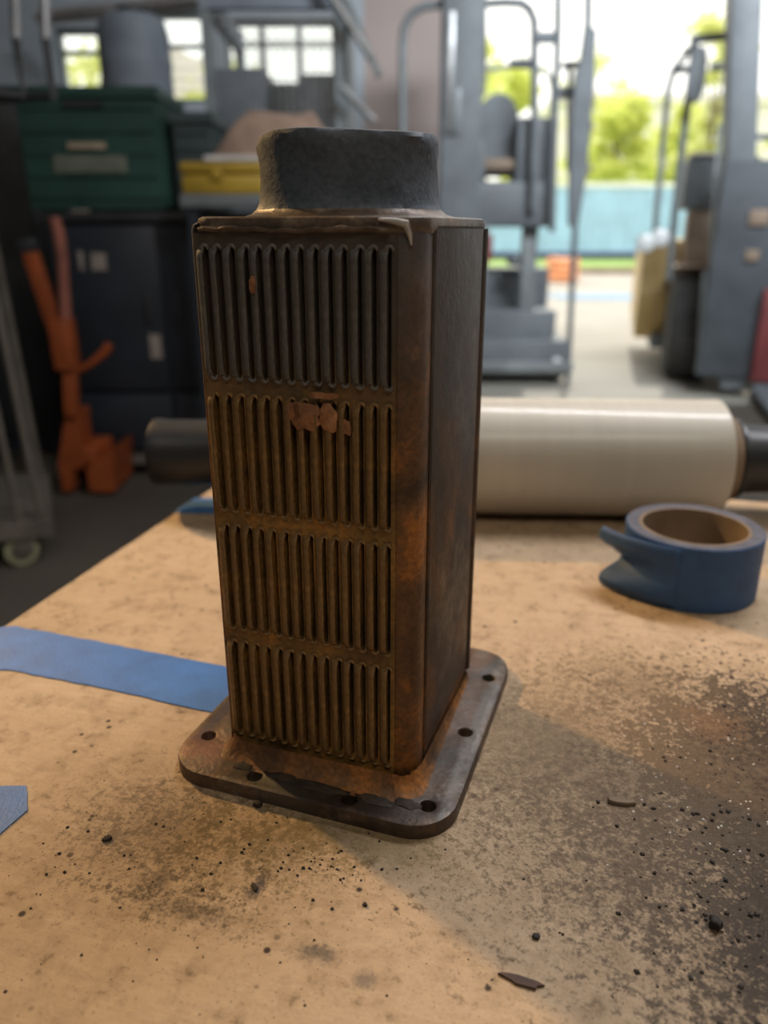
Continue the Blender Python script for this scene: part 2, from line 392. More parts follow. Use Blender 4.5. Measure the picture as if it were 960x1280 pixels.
# container beyond the verge
def container():
    Y = 28.0
    a = at(612, 318, Y); z0, z1 = .06, at(770, 228, Y).z; x0, x1 = a.x, a.x + 12.2
    r = thing('shipping_container', 'long pale blue corrugated container with a white top rail beyond the yard', 'container', ((x0 + x1) / 2, Y, z0)); c = Ctx(r)
    n = 44; pts = []
    for i in range(n):
        xa = x0 + .1 + (x1 - x0 - .2) * i / n; w = (x1 - x0 - .2) / n
        pts += [(xa, Y + .03), (xa + w * .4, Y + .03), (xa + w * .5, Y + .08), (xa + w * .9, Y + .08)]
    pts += [(x1 - .1, Y + .03)]
    mb = MB(); vs = [(x, y, z) for z in (z0 + .2, z1 - .16) for x, y in pts]; m = len(pts)
    mb.add(vs, [(i, i + 1, m + i + 1, m + i) for i in range(m - 1)])
    mb.span((x0 + .1, Y + .12, z0 + .2), (x1 - .1, Y + 2.4, z1 - .16))
    c.part('wall_panel', mb, M['cont'], smooth=False)
    c.part('top_rail', MB().span((x0, Y, z1 - .16), (x1, Y + 2.44, z1)), M['cont_rail'])
    c.part('bottom_rail', MB().span((x0, Y, z0), (x1, Y + 2.44, z0 + .2)), M['cont_dark'])
    for x in (x0, x1 - .1): c.part('corner_post', MB().span((x, Y - .01, z0 + .2), (x + .1, Y + 2.44, z1 - .16)), M['cont'])
container()
# pale building far behind the trees
def far_building():
    Y = 52; a, b = at(700, 150, Y), at(1010, 150, Y); z1 = at(800, 118, Y).z
    r = thing('far_building', 'large pale rendered building far behind the trees', 'building', ((a.x + b.x) / 2, Y, 0)); c = Ctx(r)
    c.part('wall', MB().span((a.x, Y, 0), (b.x, Y + 8, z1 - .5)), M['white_wall'])
    c.part('roof_edge', MB().span((a.x - .4, Y - .4, z1 - .5), (b.x + .4, Y + 8, z1)), M['white_wall'])
far_building()
# clad building seen through the left windows
def clad_building():
    Y = 15.0; a, b = at(200, 100, Y), at(330, 100, Y); z1 = at(240, 50, Y).z
    r = thing('clad_shed', 'beige shed with sloping roof and horizontal cladding outside the windows', 'building', ((a.x + b.x) / 2, Y, 0)); c = Ctx(r)
    za, zb = at(205, 50, Y).z, at(262, 84, Y).z
    mb = MB(); mb.add([(a.x, Y + .05, 0), (b.x, Y + .05, 0), (b.x, Y + .05, zb - .3), (a.x, Y + .05, za), (a.x, Y + 5, 0), (b.x, Y + 5, 0), (b.x, Y + 5, zb - .3), (a.x, Y + 5, za)],
        [(0, 1, 2, 3), (4, 7, 6, 5), (3, 2, 6, 7), (0, 3, 7, 4), (1, 5, 6, 2)]); c.part('wall', mb, M['white_wall'])
    me = None; zt = .6
    i = 0
    while zt < za - .05:
        xr = b.x if zt < zb - .3 else a.x + (b.x - a.x) * max(.08, (za - zt) / (za - zb + .3))
        c.part('cladding_board', MB().box(((a.x + xr) / 2, Y, zt), (xr - a.x, .05, .15), Matrix.Rotation(.18, 3, 'X')), M['white_wall']); zt += .17
clad_building()

# trees
def tree(X, Y, z_lo, z_hi, rad, mat, label, n=2600, leaf=.14, seed=1, spread=1.0, trunk=.12):
    rnd = random.Random(seed)
    r = thing('broadleaf_tree', label, 'tree', (X, Y, -.02 if Y < 19.6 else .05), 0, 'trees along the yard edge')
    tk = MB(); top = z_hi * .8
    tk.tube([(0, 0, -.05), (.05, .02, top * .35), (-.06, 0, top * .7), (.03, 0, top)], [trunk, trunk * .8, trunk * .5, trunk * .15], 8)
    cl = []
    for k in range(16):
        a = rnd.uniform(0, 2 * PI); d = rad * math.sqrt(rnd.random()) * .85; z = z_lo + (z_hi - z_lo) * rnd.uniform(.08, .95)
        q = 1 - .5 * abs((z - z_lo) / (z_hi - z_lo) - .4)
        p = Vector((math.cos(a) * d * q, math.sin(a) * d * q, z)); cl.append((p, rad * rnd.uniform(.28, .5)))
        zb = min(z - .1, rnd.uniform(.3, .75) * top)
        tk.tube([(0, 0, zb), p * .5 + Vector((0, 0, zb * .5 + .1)), p], [trunk * .3, trunk * .2, trunk * .08], 5)
    tk.build('trunk', M['bark'], r)
    vs, fs = [], []
    for i in range(n):
        c, cr = cl[rnd.randrange(len(cl))]
        d = Vector((rnd.gauss(0, 1), rnd.gauss(0, 1), rnd.gauss(0, .75))) * cr * .55
        p = c + d; s = leaf * rnd.uniform(.6, 1.3)
        u = Vector((rnd.gauss(0, 1), rnd.gauss(0, 1), rnd.gauss(0, .6))).normalized(); w = u.orthogonal().normalized()
        w = (Matrix.Rotation(rnd.uniform(0, PI), 3, u) @ w)
        o = len(vs); vs += [p - u * s, p + w * s * .42, p + u * s, p - w * s * .42]; fs.append((o, o + 1, o + 2, o + 3))
    f = MB(); f.add(vs, fs); f.build('foliage', M[mat], r, smooth=False)['kind'] = 'stuff'
tree(at(768, 200, 34).x, 34, 1.0, at(765, 122, 34).z, 1.45, 'leaf_a', 'bright green bushy tree above the blue container right of the mast', seed=3, n=4200, leaf=.17)
tree(at(738, 200, 41).x, 41, 1.4, at(735, 60, 41).z, 1.5, 'leaf_b', 'taller thin pale green tree just right of the lift truck mast', seed=4, n=1500, leaf=.18)
tree(at(642, 200, 34).x, 34, 1.0, at(650, 78, 34).z, 1.5, 'leaf_a', 'yellow green tree seen through the guard bars of the lift truck', seed=5, n=3400, leaf=.17)
tree(at(606, 200, 41).x, 41, 1.0, at(610, 40, 41).z, 1.5, 'leaf_b', 'pale tree at the door jamb behind the lift truck mast', seed=6, n=1500, leaf=.18)
tree(at(886, 200, 34).x, 34, 1.4, at(885, -5, 34).z, 1.45, 'leaf_b', 'tall pale green tree behind the forklift mirror', seed=8, n=3000, leaf=.17)
tree(at(838, 200, 41).x, 41, .8, at(850, 120, 41).z, 1.6, 'leaf_a', 'low yellow green tree behind the forklift roof pillars', seed=9, n=3600, leaf=.17)
tree(at(990, 200, 34).x, 34, 1.0, at(960, 100, 34).z, 1.5, 'leaf_a', 'green tree right of the forklift mast at the frame edge', seed=10, n=3000, leaf=.17)
tree(at(105, 80, 13).x, 13, 1.8, at(105, 80, 13).z + .2, .9, 'leaf_b', 'pale tree outside the first window from the left', seed=11, n=900, leaf=.1)
tree(at(258, 110, 12).x, 12, 1.2, at(258, 92, 12).z, .7, 'leaf_a', 'green shrub like tree outside the middle window', seed=12, n=1200, leaf=.09)

# puddle and hose in the yard
pc = on(765, 371, -.02)
pu = MB().prism([(pc.x + 1.15 * math.cos(a * PI / 9) * (1 + .15 * math.sin(3 * a)), pc.y + .75 * math.sin(a * PI / 9)) for a in range(18)], -.02, -.012)
tag(pu.build('paint_patch', plain('blue_grey_paint_mark', (.17, .27, .38), .6)), 'blue grey painted mark on the pale yard concrete', 'ground marking')
hc = on(702, 352, -.02)
hs = MB()
for k in range(4):
    z = -.02 + .06 + k * .12; hs.tube([(hc.x + .30 * math.cos(a * PI / 12), hc.y + .30 * math.sin(a * PI / 12), z + .012 * math.sin(a)) for a in range(25)], .055, 8)
tag(hs.build('hose_coil', M['orange_hose']), 'coil of orange hose standing on the yard behind the lift truck', 'hose')

# ------------------------------------------------------------------ workbench
BA = math.radians(-14.9)                       # bench is turned a little clockwise
ev = Vector((math.sin(-BA), math.cos(-BA), 0)); eu = Vector((math.cos(BA), math.sin(BA), 0))
b0 = on(0, 785, BT); b1 = on(265, 610, BT)
ev = (b1 - b0).normalized(); eu = Vector((ev.y, -ev.x, 0)); BA = math.atan2(eu.y, eu.x)
corner = b1 + ev * .10                          # far left corner
BW, BD = 1.7, 1.05
bench = thing('workbench', 'worn tan wooden workbench top with dark oil stains and pits', 'workbench', (corner.x, corner.y, 0), BA)
bm_inv = Matrix.LocRotScale(bench.location, bench.rotation_euler, None).inverted()
def bl(x, y): p = bm_inv @ on(x, y, BT); return (p.x, p.y)
def stain_or_shade(x, y, rx, ry, amp, lo, hi, tint, a): c = bl(x, y); return (c[0], c[1], rx, ry, amp, lo, hi, tint, a)
STAINS_AND_SHADE = [
    stain_or_shade(965, 970, .075, .10, 2.4, .75, 1.2, (.026, .017, .010), .97),
    stain_or_shade(960, 1130, .035, .06, 2.6, .4, 1.1, (.03, .022, .015), .95),
    stain_or_shade(880, 1010, .13, .12, 2.6, .3, 1.2, (.10, .068, .04), .7),
    stain_or_shade(950, 1200, .05, .07, 3.0, .2, 1.0, (.05, .036, .026), .85),
    stain_or_shade(700, 930, .11, .10, 2.6, .3, 1.1, (.17, .115, .065), .55),
    stain_or_shade(800, 860, .05, .05, 3.0, .2, .9, (.16, .11, .06), .6),
    stain_or_shade(890, 905, .02, .02, 2.0, .3, 1.0, (.28, .14, .06), .3),
    stain_or_shade(200, 1035, .05, .045, 3.4, .0, .8, (.11, .075, .05), .8),
    stain_or_shade(200, 1100, .008, .010, 2.4, .2, 1.0, (.06, .05, .045), .85),
    stain_or_shade(232, 1135, .035, .010, 3.4, .0, .7, (.09, .065, .045), .8),
    stain_or_shade(395, 1192, .012, .005, 2.4, .1, 1.0, (.08, .07, .06), .75),
    stain_or_shade(330, 1050, .05, .035, 3.4, .0, .7, (.14, .10, .05), .8),
    stain_or_shade(455, 1225, .005, .006, 2.0, .2, 1.0, (.17, .135, .10), .8),
    stain_or_shade(320, 1110, .004, .009, 1.2, .2, .9, (.07, .06, .06), .9),
    stain_or_shade(490, 1060, .045, .02, 1.6, .3, 1.2, (.20, .135, .06), .5),  # shade the casing casts before the flange, painted into the bench colour
    stain_or_shade(420, 1040, .05, .02, 1.6, .3, 1.2, (.16, .115, .05), .5),  # left part of the same painted shade
    stain_or_shade(790, 1075, .05, .06, 3.2, .0, .8, (.12, .085, .055), .6),
]
M['bench'] = bench_mat()
MB().box((BW / 2, -BD / 2, BT - .0125), (BW, BD, .025), None, 0, .002).build('bench_top', M['bench'], bench)
for x in (.07, BW - .07):
    for y in (-.07, -BD + .07): MB().box((x, y, (BT - .025) / 2), (.07, .07, BT - .025), None, 0, .004).build('leg', M['bench_leg'], bench)
for y in (-.07, -BD + .07): MB().box((BW / 2, y, BT - .075), (BW - .21, .04, .10), None, 0, .004).build('rail', M['bench_leg'], bench)
for x in (.07, BW - .07): MB().box((x, -BD / 2, BT - .075), (.04, BD - .21, .10), None, 0, .004).build('rail', M['bench_leg'], bench)

# blue tape strips stuck to the bench
def strip(pts, label, ragged=0.0):
    ps = [on(x, y, BT) for x, y in pts]
    rnd = random.Random(len(label)); poly = []
    for i in range(len(ps)):
        a, b = ps[i], ps[(i + 1) % len(ps)]; n = max(2, int((b - a).length / .006))
        for k in range(n):
            q = a.lerp(b, k / n); poly.append((q.x + rnd.uniform(-1, 1) * .0005, q.y + rnd.uniform(-1, 1) * .0005))
    tag(MB().prism(poly, BT + .0002, BT + .0007).build('tape_strip', M['blue_tape'], smooth=False), label, 'tape', 'blue tape strips on the bench')
s_a, s_b = on(-6, 784, BT), on(272, 836, BT)
strip([(-8, 786), (20, 784), (60, 791), (170, 812), (300, 838), (300, 902), (270, 893), (140, 863), (10, 838), (-20, 838)], 'long strip of blue masking tape running to the rusty casing, left of it')
strip([(-60, 982), (33, 984), (36, 1014), (0, 1043), (-60, 1090)], 'short cut end of blue masking tape on the bench, at the left frame edge')
strip([(217, 641), (243, 623), (420, 626), (420, 648)], 'strip of blue masking tape across the far end of the bench')

# ------------------------------------------------------------------ rusty louvred casing
YAW = math.radians(-19.27)
hx = thing('louvred_casing', 'tall rusty louvred metal casing with round black spigot and bolted flange, standing on the bench', 'machine part', (-.0751, .3234, BT), YAW)
CW, CD, CH, FT = .0940, .1075, .2525, .0075
L_Z = [.0174 + k * .0581 for k in range(4)]; LH = .0525
def casing():
    # outer wall with rounded corners, notched at the front behind the louvred panel
    r = .0092; poly = []
    for cx, cy, a, q in ((CW - r, CD - r, 0, r), (r - .0012, CD - r, 90, r), (.0006, .0018, 180, .0018)):
        for k in range(9):
            t = math.radians(a + 90 * k / 8); poly.append((cx + q * math.cos(t), cy + q * math.sin(t)))
    poly += [(.0008, .005), (CW - r - .0001, .005)]
    for k in range(9):
        t = math.radians(270 + 90 * k / 8); poly.append((CW - r + r * math.cos(t), r + r * math.sin(t)))
    MB().prism(poly, FT * .5, CH, .003).build('casing', M['casing'], hx)
casing()
# louvred front panel: a sheet standing 5 mm proud of the case with a long hole behind every louvre
PX0, PX1, PY = .0007, .0847, -.0006
NL, PITCH_L = 14, (.0832 - .0014) / 14
def panel():
    mb = MB()
    zc = [(L_Z[k], L_Z[k] + LH) for k in range(4)]
    x0 = .0014
    def quad(xa, xb, za, zb): mb.add([(xa, PY, za), (xb, PY, za), (xb, PY, zb), (xa, PY, zb)], [(0, 1, 2, 3)])
    zz = [.012] + [v for p in zc for v in p] + [.2484]
    for i in range(0, len(zz) - 1, 2): quad(PX0, PX1, zz[i], zz[i + 1])
    for za, zb in zc:
        quad(PX0, x0, za, zb); quad(x0 + NL * PITCH_L, PX1, za, zb)
        for i in range(NL):
            xa = x0 + i * PITCH_L; xb = xa + PITCH_L
            sx, sw = xa + .0045, .00085                                   # slot centre and half width
            ins, out = [], []
            for k in range(7):
                t = PI * k / 6; ins.append((sx + sw * math.cos(t), zb - .0009 - sw + sw * math.sin(t)))
            for k in range(7):
                t = PI + PI * k / 6; ins.append((sx + sw * math.cos(t), za + .0009 + sw + sw * math.sin(t)))
            for k in range(7): out.append((xb + (xa - xb) * k / 6, zb))
            for k in range(7): out.append((xa + (xb - xa) * k / 6, za))
            vs = [(p[0], PY, p[1]) for p in ins] + [(p[0], PY, p[1]) for p in out] + [(p[0], PY + .003, p[1]) for p in ins]
            fs = []
            for k in range(14):
                j = (k + 1) % 14; fs.append((k, j, 14 + j, 14 + k)); fs.append((k, 28 + k, 28 + j, j))
            mb.add(vs, fs); mb.add([(p[0], PY + .003, p[1]) for p in ins], [tuple(range(14))], 1)
    # rim of the sheet, bent back to the case
    mb.add([(PX0, PY, .012), (PX0, .0045, .012), (PX0, .0045, .2484), (PX0, PY, .2484), (PX1, PY, .012), (PX1, .0045, .012), (PX1, .0045, .2484), (PX1, PY, .2484)],
           [(0, 3, 2, 1), (4, 5, 6, 7), (0, 1, 5, 4), (3, 7, 6, 2)])
    mb.build('front_panel', [M['panel'], M['inner']], hx, smooth=False)
def louvre_mesh(mat):
    w, h, e, th = .0044, .0034, .0042, .0007
    mb = MB(); cols = 7; zs_ = [0, .0004, .0012, .0024, .0038, .0055] + [.0055 + (LH - .011) * k / 5 for k in range(1, 5)] + [LH - v for v in (.0055, .0038, .0024, .0012, .0004, 0)]
    def pt(s, z, inset):
        dz = max(0.0, 1 - min(z - .0012, LH - .0012 - z) / e); k = math.sqrt(max(0, 1 - dz * dz))
        hh = max(0, h * k * (math.sin(PI * .56 * s) ** .65 if s > 0 else 0) - inset)
        return (w * s + (.0009 * (1 - k)) * (1 - s), -hh, z)
    zs_ = [.0012 + z * (LH - .0024) / LH for z in zs_]
    n = len(zs_)
    o = [pt(c / (cols - 1), z, 0) for z in zs_ for c in range(cols)]
    i_ = [pt(c / (cols - 1), z, th) for z in zs_ for c in range(cols)]
    fs = []; m = len(o)
    for r in range(n - 1):
        for c in range(cols - 1):
            a = r * cols + c; fs.append((a, a + 1, a + cols + 1, a + cols)); fs.append((m + a, m + a + cols, m + a + cols + 1, m + a + 1))
        a = r * cols + cols - 1; fs.append((a, m + a, m + a + cols, a + cols))
    mb.add(o + i_, fs)
    for sg, z0 in ((1, LH - .0018), (-1, .0018)):            # rounded lip that turns over each end of the slot
        pts = [(.0046 - .00125 * math.cos(PI * k / 7), -.0012 + .0009 * (k / 7), z0 + sg * .0017 * math.sin(PI * k / 7)) for k in range(8)]
        mb.tube(pts, [.0009, .0009, .00085, .0008, .00075, .0007, .0006, .0004], 6)
    return mb.mesh('louvre', mat)
panel()
lm = [louvre_mesh(M['louvre_low']), louvre_mesh(M['louvre_top'])]
for k in range(4):
    for i in range(NL):
        o = link('louvre', lm[1 if k == 3 else 0], hx, (.0014 + i * PITCH_L, PY + .0001, L_Z[k]))
        o.rotation_euler = (0, random.uniform(-.006, .006), 0); o.scale = (random.uniform(.96, 1.05), random.uniform(.85, 1.1), 1)
# folded top band, plate and welded lip
rb = rrect(-.0020, -.0008, CW + .0008, CD + .0008, .0112, 8)
MB().prism(rb, .2478, .2545, .0022).build('top_plate', M['cap'], hx)
lp = MB(); pts = []
for k in range(40):
    x = .004 + (CW - .016) * k / 39; pts.append((x, -.0018 + .0008 * math.sin(k * .8) * math.sin(k * .23), .2497 + .0005 * math.sin(k * .25) + .0003 * math.sin(k * 1.1)))
lp.tube(pts, .0009, 6); lp.build('weld_bead', M['cap'], hx)
# side plate with its seam and folded back edge
MB().prism(rrect(.0185, .016, .2515, CD - .011, .002, 3), 0, .0012, .0004, Matrix(((0, 0, 1, CW - .0004), (0, 1, 0, 0), (1, 0, 0, 0), (0, 0, 0, 1)))).build('side_plate', M['side'], hx)
MB().tube([(CW + .0001, .0148, .012), (CW + .0003, .0146, .13), (CW + .0001, .0148, .25)], .0009, 6).build('seam', M['side'], hx)
MB().tube([(CW - .0022, CD - .0035, .012), (CW - .0022, CD - .0035, .25)], .0036, 10).build('back_edge', M['side'], hx)
# spigot
def spigot():
    cx, cy = CW / 2 - .002, CD / 2
    prof = [(.0480, .2535), (.0450, .2548), (.0416, .2557), (.0396, .2574), (.0385, .2600), (.0378, .2640), (.0375, .2690), (.0374, .2750), (.0376, .2790), (.0379, .2818), (.0378, .2838), (.0369, .2854), (.0345, .2860), (.0325, .2852), (.0320, .282), (.0320, .262)]
    n = 64; mb = MB(); vs = []
    rnd = random.Random(5)
    for j, (r, z) in enumerate(prof):
        for k in range(n):
            a = 2 * PI * k / n
            q = r + (.0004 * math.sin(5 * a + j) + .0003 * math.sin(13 * a + 2 * j)) * (1 if 3 < j < 14 else .3) + rnd.uniform(-.00012, .00012)
            zz = z + .0006 * math.sin(3 * a + 1) * (1 if j > 7 else 0)
            vs.append((cx + q * math.cos(a), cy + q * math.sin(a) * 1.02, zz))
    fs = [(j * n + k, j * n + (k + 1) % n, (j + 1) * n + (k + 1) % n, (j + 1) * n + k) for j in range(len(prof) - 1) for k in range(n)]
    mi = [1 if j < 3 else 0 for j in range(len(prof) - 1) for k in range(n)]
    mb.add(vs, fs); mb.m = mi; mb.add(vs[-n:], [tuple(range(n))], 2)
    mb.build('spigot', [M['spigot'], M['cap'], M['inner']], hx)
spigot()
# flange with bolt holes
HOLES = [(-.0165, .004), (.0205, -.0158), (.0686, -.0163), (.1033, -.0085), (.1063, .050), (.1068, .1045), (-.0170, .052), (-.0165, .1045), (.0205, .1275), (.0686, .1275)]
def flange():
    x0, y0, x1, y1 = -.0262, -.0236, .1158, .1352
    bm = bmesh.new()
    poly = rrect(x0, y0, x1, y1, .021, 8)
    vs = [bm.verts.new((p[0], p[1], 0)) for p in poly]
    edges = [bm.edges.new((vs[i], vs[(i + 1) % len(vs)])) for i in range(len(vs))]
    for hx_, hy_ in HOLES:
        ring = [bm.verts.new((hx_ + .0036 * math.cos(2 * PI * k / 14), hy_ + .0036 * math.sin(2 * PI * k / 14), 0)) for k in range(14)]
        edges += [bm.edges.new((ring[i], ring[(i + 1) % 14])) for i in range(14)]
    bmesh.ops.triangle_fill(bm, use_beauty=True, use_dissolve=False, edges=edges)
    for f in list(bm.faces):                    # clear any fill inside a hole
        c = f.calc_center_median()
        if any((c.x - a) ** 2 + (c.y - b) ** 2 < .0034 ** 2 and all((v.co.x - a) ** 2 + (v.co.y - b) ** 2 < .0037 ** 2 for v in f.verts) for a, b in HOLES): bm.faces.remove(f)
    ext = bmesh.ops.extrude_face_region(bm, geom=bm.faces[:])
    top = [g for g in ext['geom'] if isinstance(g, bmesh.types.BMVert)]
    for v in top: v.co.z = FT
    bmesh.ops.recalc_face_normals(bm, faces=bm.faces[:])
    rim = [e for e in bm.edges if len(e.link_faces) == 2 and e.calc_face_angle(0) > .9 and e.verts[0].co.z > FT * .9 and e.verts[1].co.z > FT * .9]
    bmesh.ops.bevel(bm, geom=rim, offset=.0012, segments=2, profile=.5, affect='EDGES')
    me = bpy.data.meshes.new('flange'); bm.to_mesh(me); bm.free(); me.materials.append(M['flange'])
    me.polygons.foreach_set('use_smooth', [True] * len(me.polygons)); me.set_sharp_from_angle(angle=math.radians(34))
    return link('flange', me, hx)
flange()
# caked grime and rust fillet where the casing meets the flange
def fillet():
    n = 96; base = rrect(-.001, -.005, CW + .001, CD + .001, .012, 23); mb = MB(); vs = []
    rnd = random.Random(2); rings = 5
    cx, cy = CW / 2, CD / 2
    for j in range(rings):
        q = j / (rings - 1)
        for i, (x, y) in enumerate(base):
            d = Vector((x - cx, y - cy)).normalized()
            front = max(0, -d.y); wob = .5 + .5 * math.sin(i * .31 + 1.3) * math.sin(i * .13)
            wid = .0035 + .0055 * front * (1.0 + .5 * wob); hgt = .0045 + .0065 * front * (.8 + .4 * wob)
            vs.append((x + d.x * wid * (1 - q) ** 1.6 + rnd.uniform(-1, 1) * .0003, y + d.y * wid * (1 - q) ** 1.6 + rnd.uniform(-1, 1) * .0003, FT - .0006 + hgt * q ** 1.5 + (rnd.uniform(-1, 1) * .0004 if j else 0)))
    m = len(base)
    for j in range(rings - 1):
        for i in range(m): mb.add([], []); mb.f.append((j * m + i, j * m + (i + 1) % m, (j + 1) * m + (i + 1) % m, (j + 1) * m + i)); mb.m.append(0)
    mb.v = [tuple(v) for v in vs]
    mb.build('rust_fillet', M['casing'], hx)
fillet()
def blobby(name, mat, c, rx, ry, h, seed, parent, n=22):
    rnd = random.Random(seed); mb = MB(); vs = []; fs = []
    ph = [rnd.uniform(0, 6.28) for _ in range(4)]
    prof = [(1, 0), (.9, .55), (.62, .9), (.3, 1.0)]
    for r, z in prof:
        for k in range(n):
            a = 2 * PI * k / n; q = r * (1 + .16 * math.sin(2 * a + ph[0]) + .1 * math.sin(5 * a + ph[1]) + .06 * math.sin(9 * a + ph[2]))
            vs.append((c[0] + rx * q * math.cos(a), c[1] + ry * q * math.sin(a), c[2] + h * z * (1 + .2 * math.sin(3 * a + ph[3]))))
    for j in range(3):
        for k in range(n): fs.append((j * n + k, j * n + (k + 1) % n, (j + 1) * n + (k + 1) % n, (j + 1) * n + k))
    fs.append(tuple(range(3 * n, 4 * n))); fs.append(tuple(range(n - 1, -1, -1)))
    mb.add(vs, fs); return mb.build(name, mat, parent)
for k, (x, y, a, b) in enumerate(((.034, -.0125, .007, .0035), (.052, -.0135, .012, .004), (.080, -.013, .009, .0035), (.012, -.0115, .006, .003), (.094, -.0105, .006, .004))):
    blobby('caked_grime', M['grime'], (x, y, FT - .0004), a, b, .0013, 3 + k, hx)
sd_ = MB(); sd_.tube([(CW - .016, -.0014, .2532), (CW - .010, -.0012, .2526), (CW - .0062, -.0004, .2516), (CW - .0048, .0002, .2480), (CW - .0042, .0004, .2445)], [.0005, .0012, .0016, .0010, .0003], 8)
sd_.build('worn_metal_bead', plain('bare_worn_metal', (.55, .52, .48), .32, metal=.8, scale=300, bmp=.4), hx)
# flakes of rust left on the louvres
def flake(x, z, w, h, seed):
    rnd = random.Random(seed); n = 18; pl = []
    for k in range(n):
        a = 2 * PI * k / n; q = (abs(math.cos(a)) ** 4 + abs(math.sin(a)) ** 4) ** -.25 * rnd.uniform(.78, 1.08)
        pl.append((w / 2 * q * math.cos(a), h / 2 * q * math.sin(a)))
    Mx = Matrix(((1, 0, 0, x), (0, 0, -1, PY - .0026), (0, 1, 0, z), (0, 0, 0, 1)))
    MB().prism(pl, 0, .0009, .0002, Mx).build('rust_flake', M['patch'], hx)
flake(.0478, .1795, .0125, .012, 1); flake(.0575, .1798, .0075, .0115, 2); flake(.0425, .1815, .006, .008, 3); flake(.0652, .1765, .004, .0065, 4)
flake(.0272, .2295, .0028, .0068, 5); flake(.0555, .1885, .013, .0026, 6)

# ------------------------------------------------------------------ roll of blue tape
def tape_roll():
    c = on(867, 660, BT + .048); c = Vector((c.x + .003, c.y + .006, BT))
    r = thing('tape_roll', 'roll of blue masking tape lying flat with a torn loose end', 'tape roll', c)
    R, Ri, H = .0478, .0388, .048
    MB().lathe([(Ri, .0006), (R - .0006, .0004), (R, .001), (R, H - .001), (R - .0006, H - .0004), (Ri, H - .0008)], 72, closed=True).build('tape', M['roll_tape_shaded'], r)
    MB().lathe([(Ri, H - .0008), (R - .0009, H - .0004), (R - .0009, H - .0001), (Ri, H - .0005)], 72, closed=True).build('tape_edge', M['tape_side'], r)
    MB().lathe([(Ri - .0002, .0006), (Ri - .0002, H - .0004), (Ri - .0026, H - .0004), (Ri - .0026, .0006)], 64, closed=True).build('core', M['core'], r)
    # wrinkled loose end peeling away on the left, crumpled
    mb = MB(); vs = []; nu, nv = 14, 12
    for i in range(nu):
        q = i / (nu - 1); a = math.radians(240 - 62 * q)
        rad = R + .0006 + .015 * q ** 2.0
        for j in range(nv):
            s = j / (nv - 1); z = .001 + (H - .003) * s * (1 - .10 * q * math.sin(PI * s))
            pinch = -.010 * q * math.exp(-((s - .52) / .16) ** 2) + .004 * q * math.sin(s * 9)
            a2 = a + .09 * q * math.sin(s * 5.0 + 1)
            vs.append(((rad + pinch) * math.cos(a2), (rad + pinch) * math.sin(a2), z))
    fs = [(i * nv + j, (i + 1) * nv + j, (i + 1) * nv + j + 1, i * nv + j + 1) for i in range(nu - 1) for j in range(nv - 1)]
    mb.add(vs, fs); o = mb.build('loose_end', M['roll_tape_shaded'], r)
    sd = o.modifiers.new('thickness', 'SOLIDIFY'); sd.thickness = .0004
tape_roll()

# ------------------------------------------------------------------ roll of stretch wrap
def wrap_roll():
    rr, Y = .0533, .690
    c = Vector((.0905, Y, BT + rr)); rz = math.radians(-2.5)
    r = thing('stretch_wrap_roll', 'roll of pale clear stretch wrap on black grips behind the rusty casing', 'plastic wrap', (c.x, c.y, BT), rz)
    Rx = Matrix.Translation((0, 0, rr)) @ Matrix.Rotation(PI / 2, 4, 'Y')
    MB().lathe([(.0385, -.209), (rr - .001, -.2095), (rr, -.2085), (rr, .2085), (rr - .001, .2095), (.0385, .209)], 72, Rx, closed=True).build('film', M['film'], r)
    MB().lathe([(.0383, -.221), (.0383, .2225), (.033, .2225), (.033, -.221)], 48, Rx, closed=True).build('core', M['core'], r)
    for s in (-1, 1):
        R2 = Rx @ Matrix.Rotation(0 if s > 0 else PI, 4, 'X')
        pr = [(.0325, .195), (.0325, .224), (.0365, .225), (.0365, .2285), (.0318, .2295), (.0308, .245), (.0306, .293), (.0316, .300), (.031, .3045), (.026, .3065)]
        MB().lathe(pr, 40, R2).build('grip', M['black_plastic'], r)
wrap_roll()

# ------------------------------------------------------------------ chips and crumbs on the bench
def chip(x, y, w, h, ang, label, mat, seed, t=.0016):
    p = on(x, y, BT); rnd = random.Random(seed); n = 14; pl = []
    for k in range(n):
        a = 2 * PI * k / n; q = rnd.uniform(.7, 1.1); X, Y = w / 2 * q * math.cos(a), h / 2 * q * math.sin(a)
        pl.append((X * math.cos(ang) - Y * math.sin(ang), X * math.sin(ang) + Y * math.cos(ang)))
    o = MB().prism(pl, 0, t, t * .35).build('debris_chip', mat); o.location = (p.x, p.y, BT)
    tag(o, label, 'debris', 'loose chips on the bench')
chip(652, 1228, .017, .004, -.35, 'long thin rust brown chip near the bottom of the frame', M['chip'], 1, .0012)
chip(775, 1004, .013, .0045, -.25, 'flat brown chip lying in the shadow right of the casing', M['core'], 2, .002)
chip(893, 1158, .005, .006, .3, 'black oily lump in the stained corner, largest there', M['grime'], 3, .004)
chip(323, 1008, .005, .0045, 0, 'small black lump just in front of the flange', M['grime'], 4, .003)
chip(134, 1050, .0045, .003, .2, 'small dark chip on the bench left of the casing, near the cut tape end', M['grime'], 5, .0015)
chip(670, 1172, .0032, .003, 0, 'tiny round black crumb on the grey part of the bench', M['grime'], 6, .0015)
chip(456, 1132, .0022, .0022, 0, 'tiny round black crumb on the warm lit bench between casing and frame bottom', M['grime'], 7, .0012)
chip(318, 1110, .002, .006, .5, 'sliver of dark metal below the front flange edge', M['grime'], 8, .001)
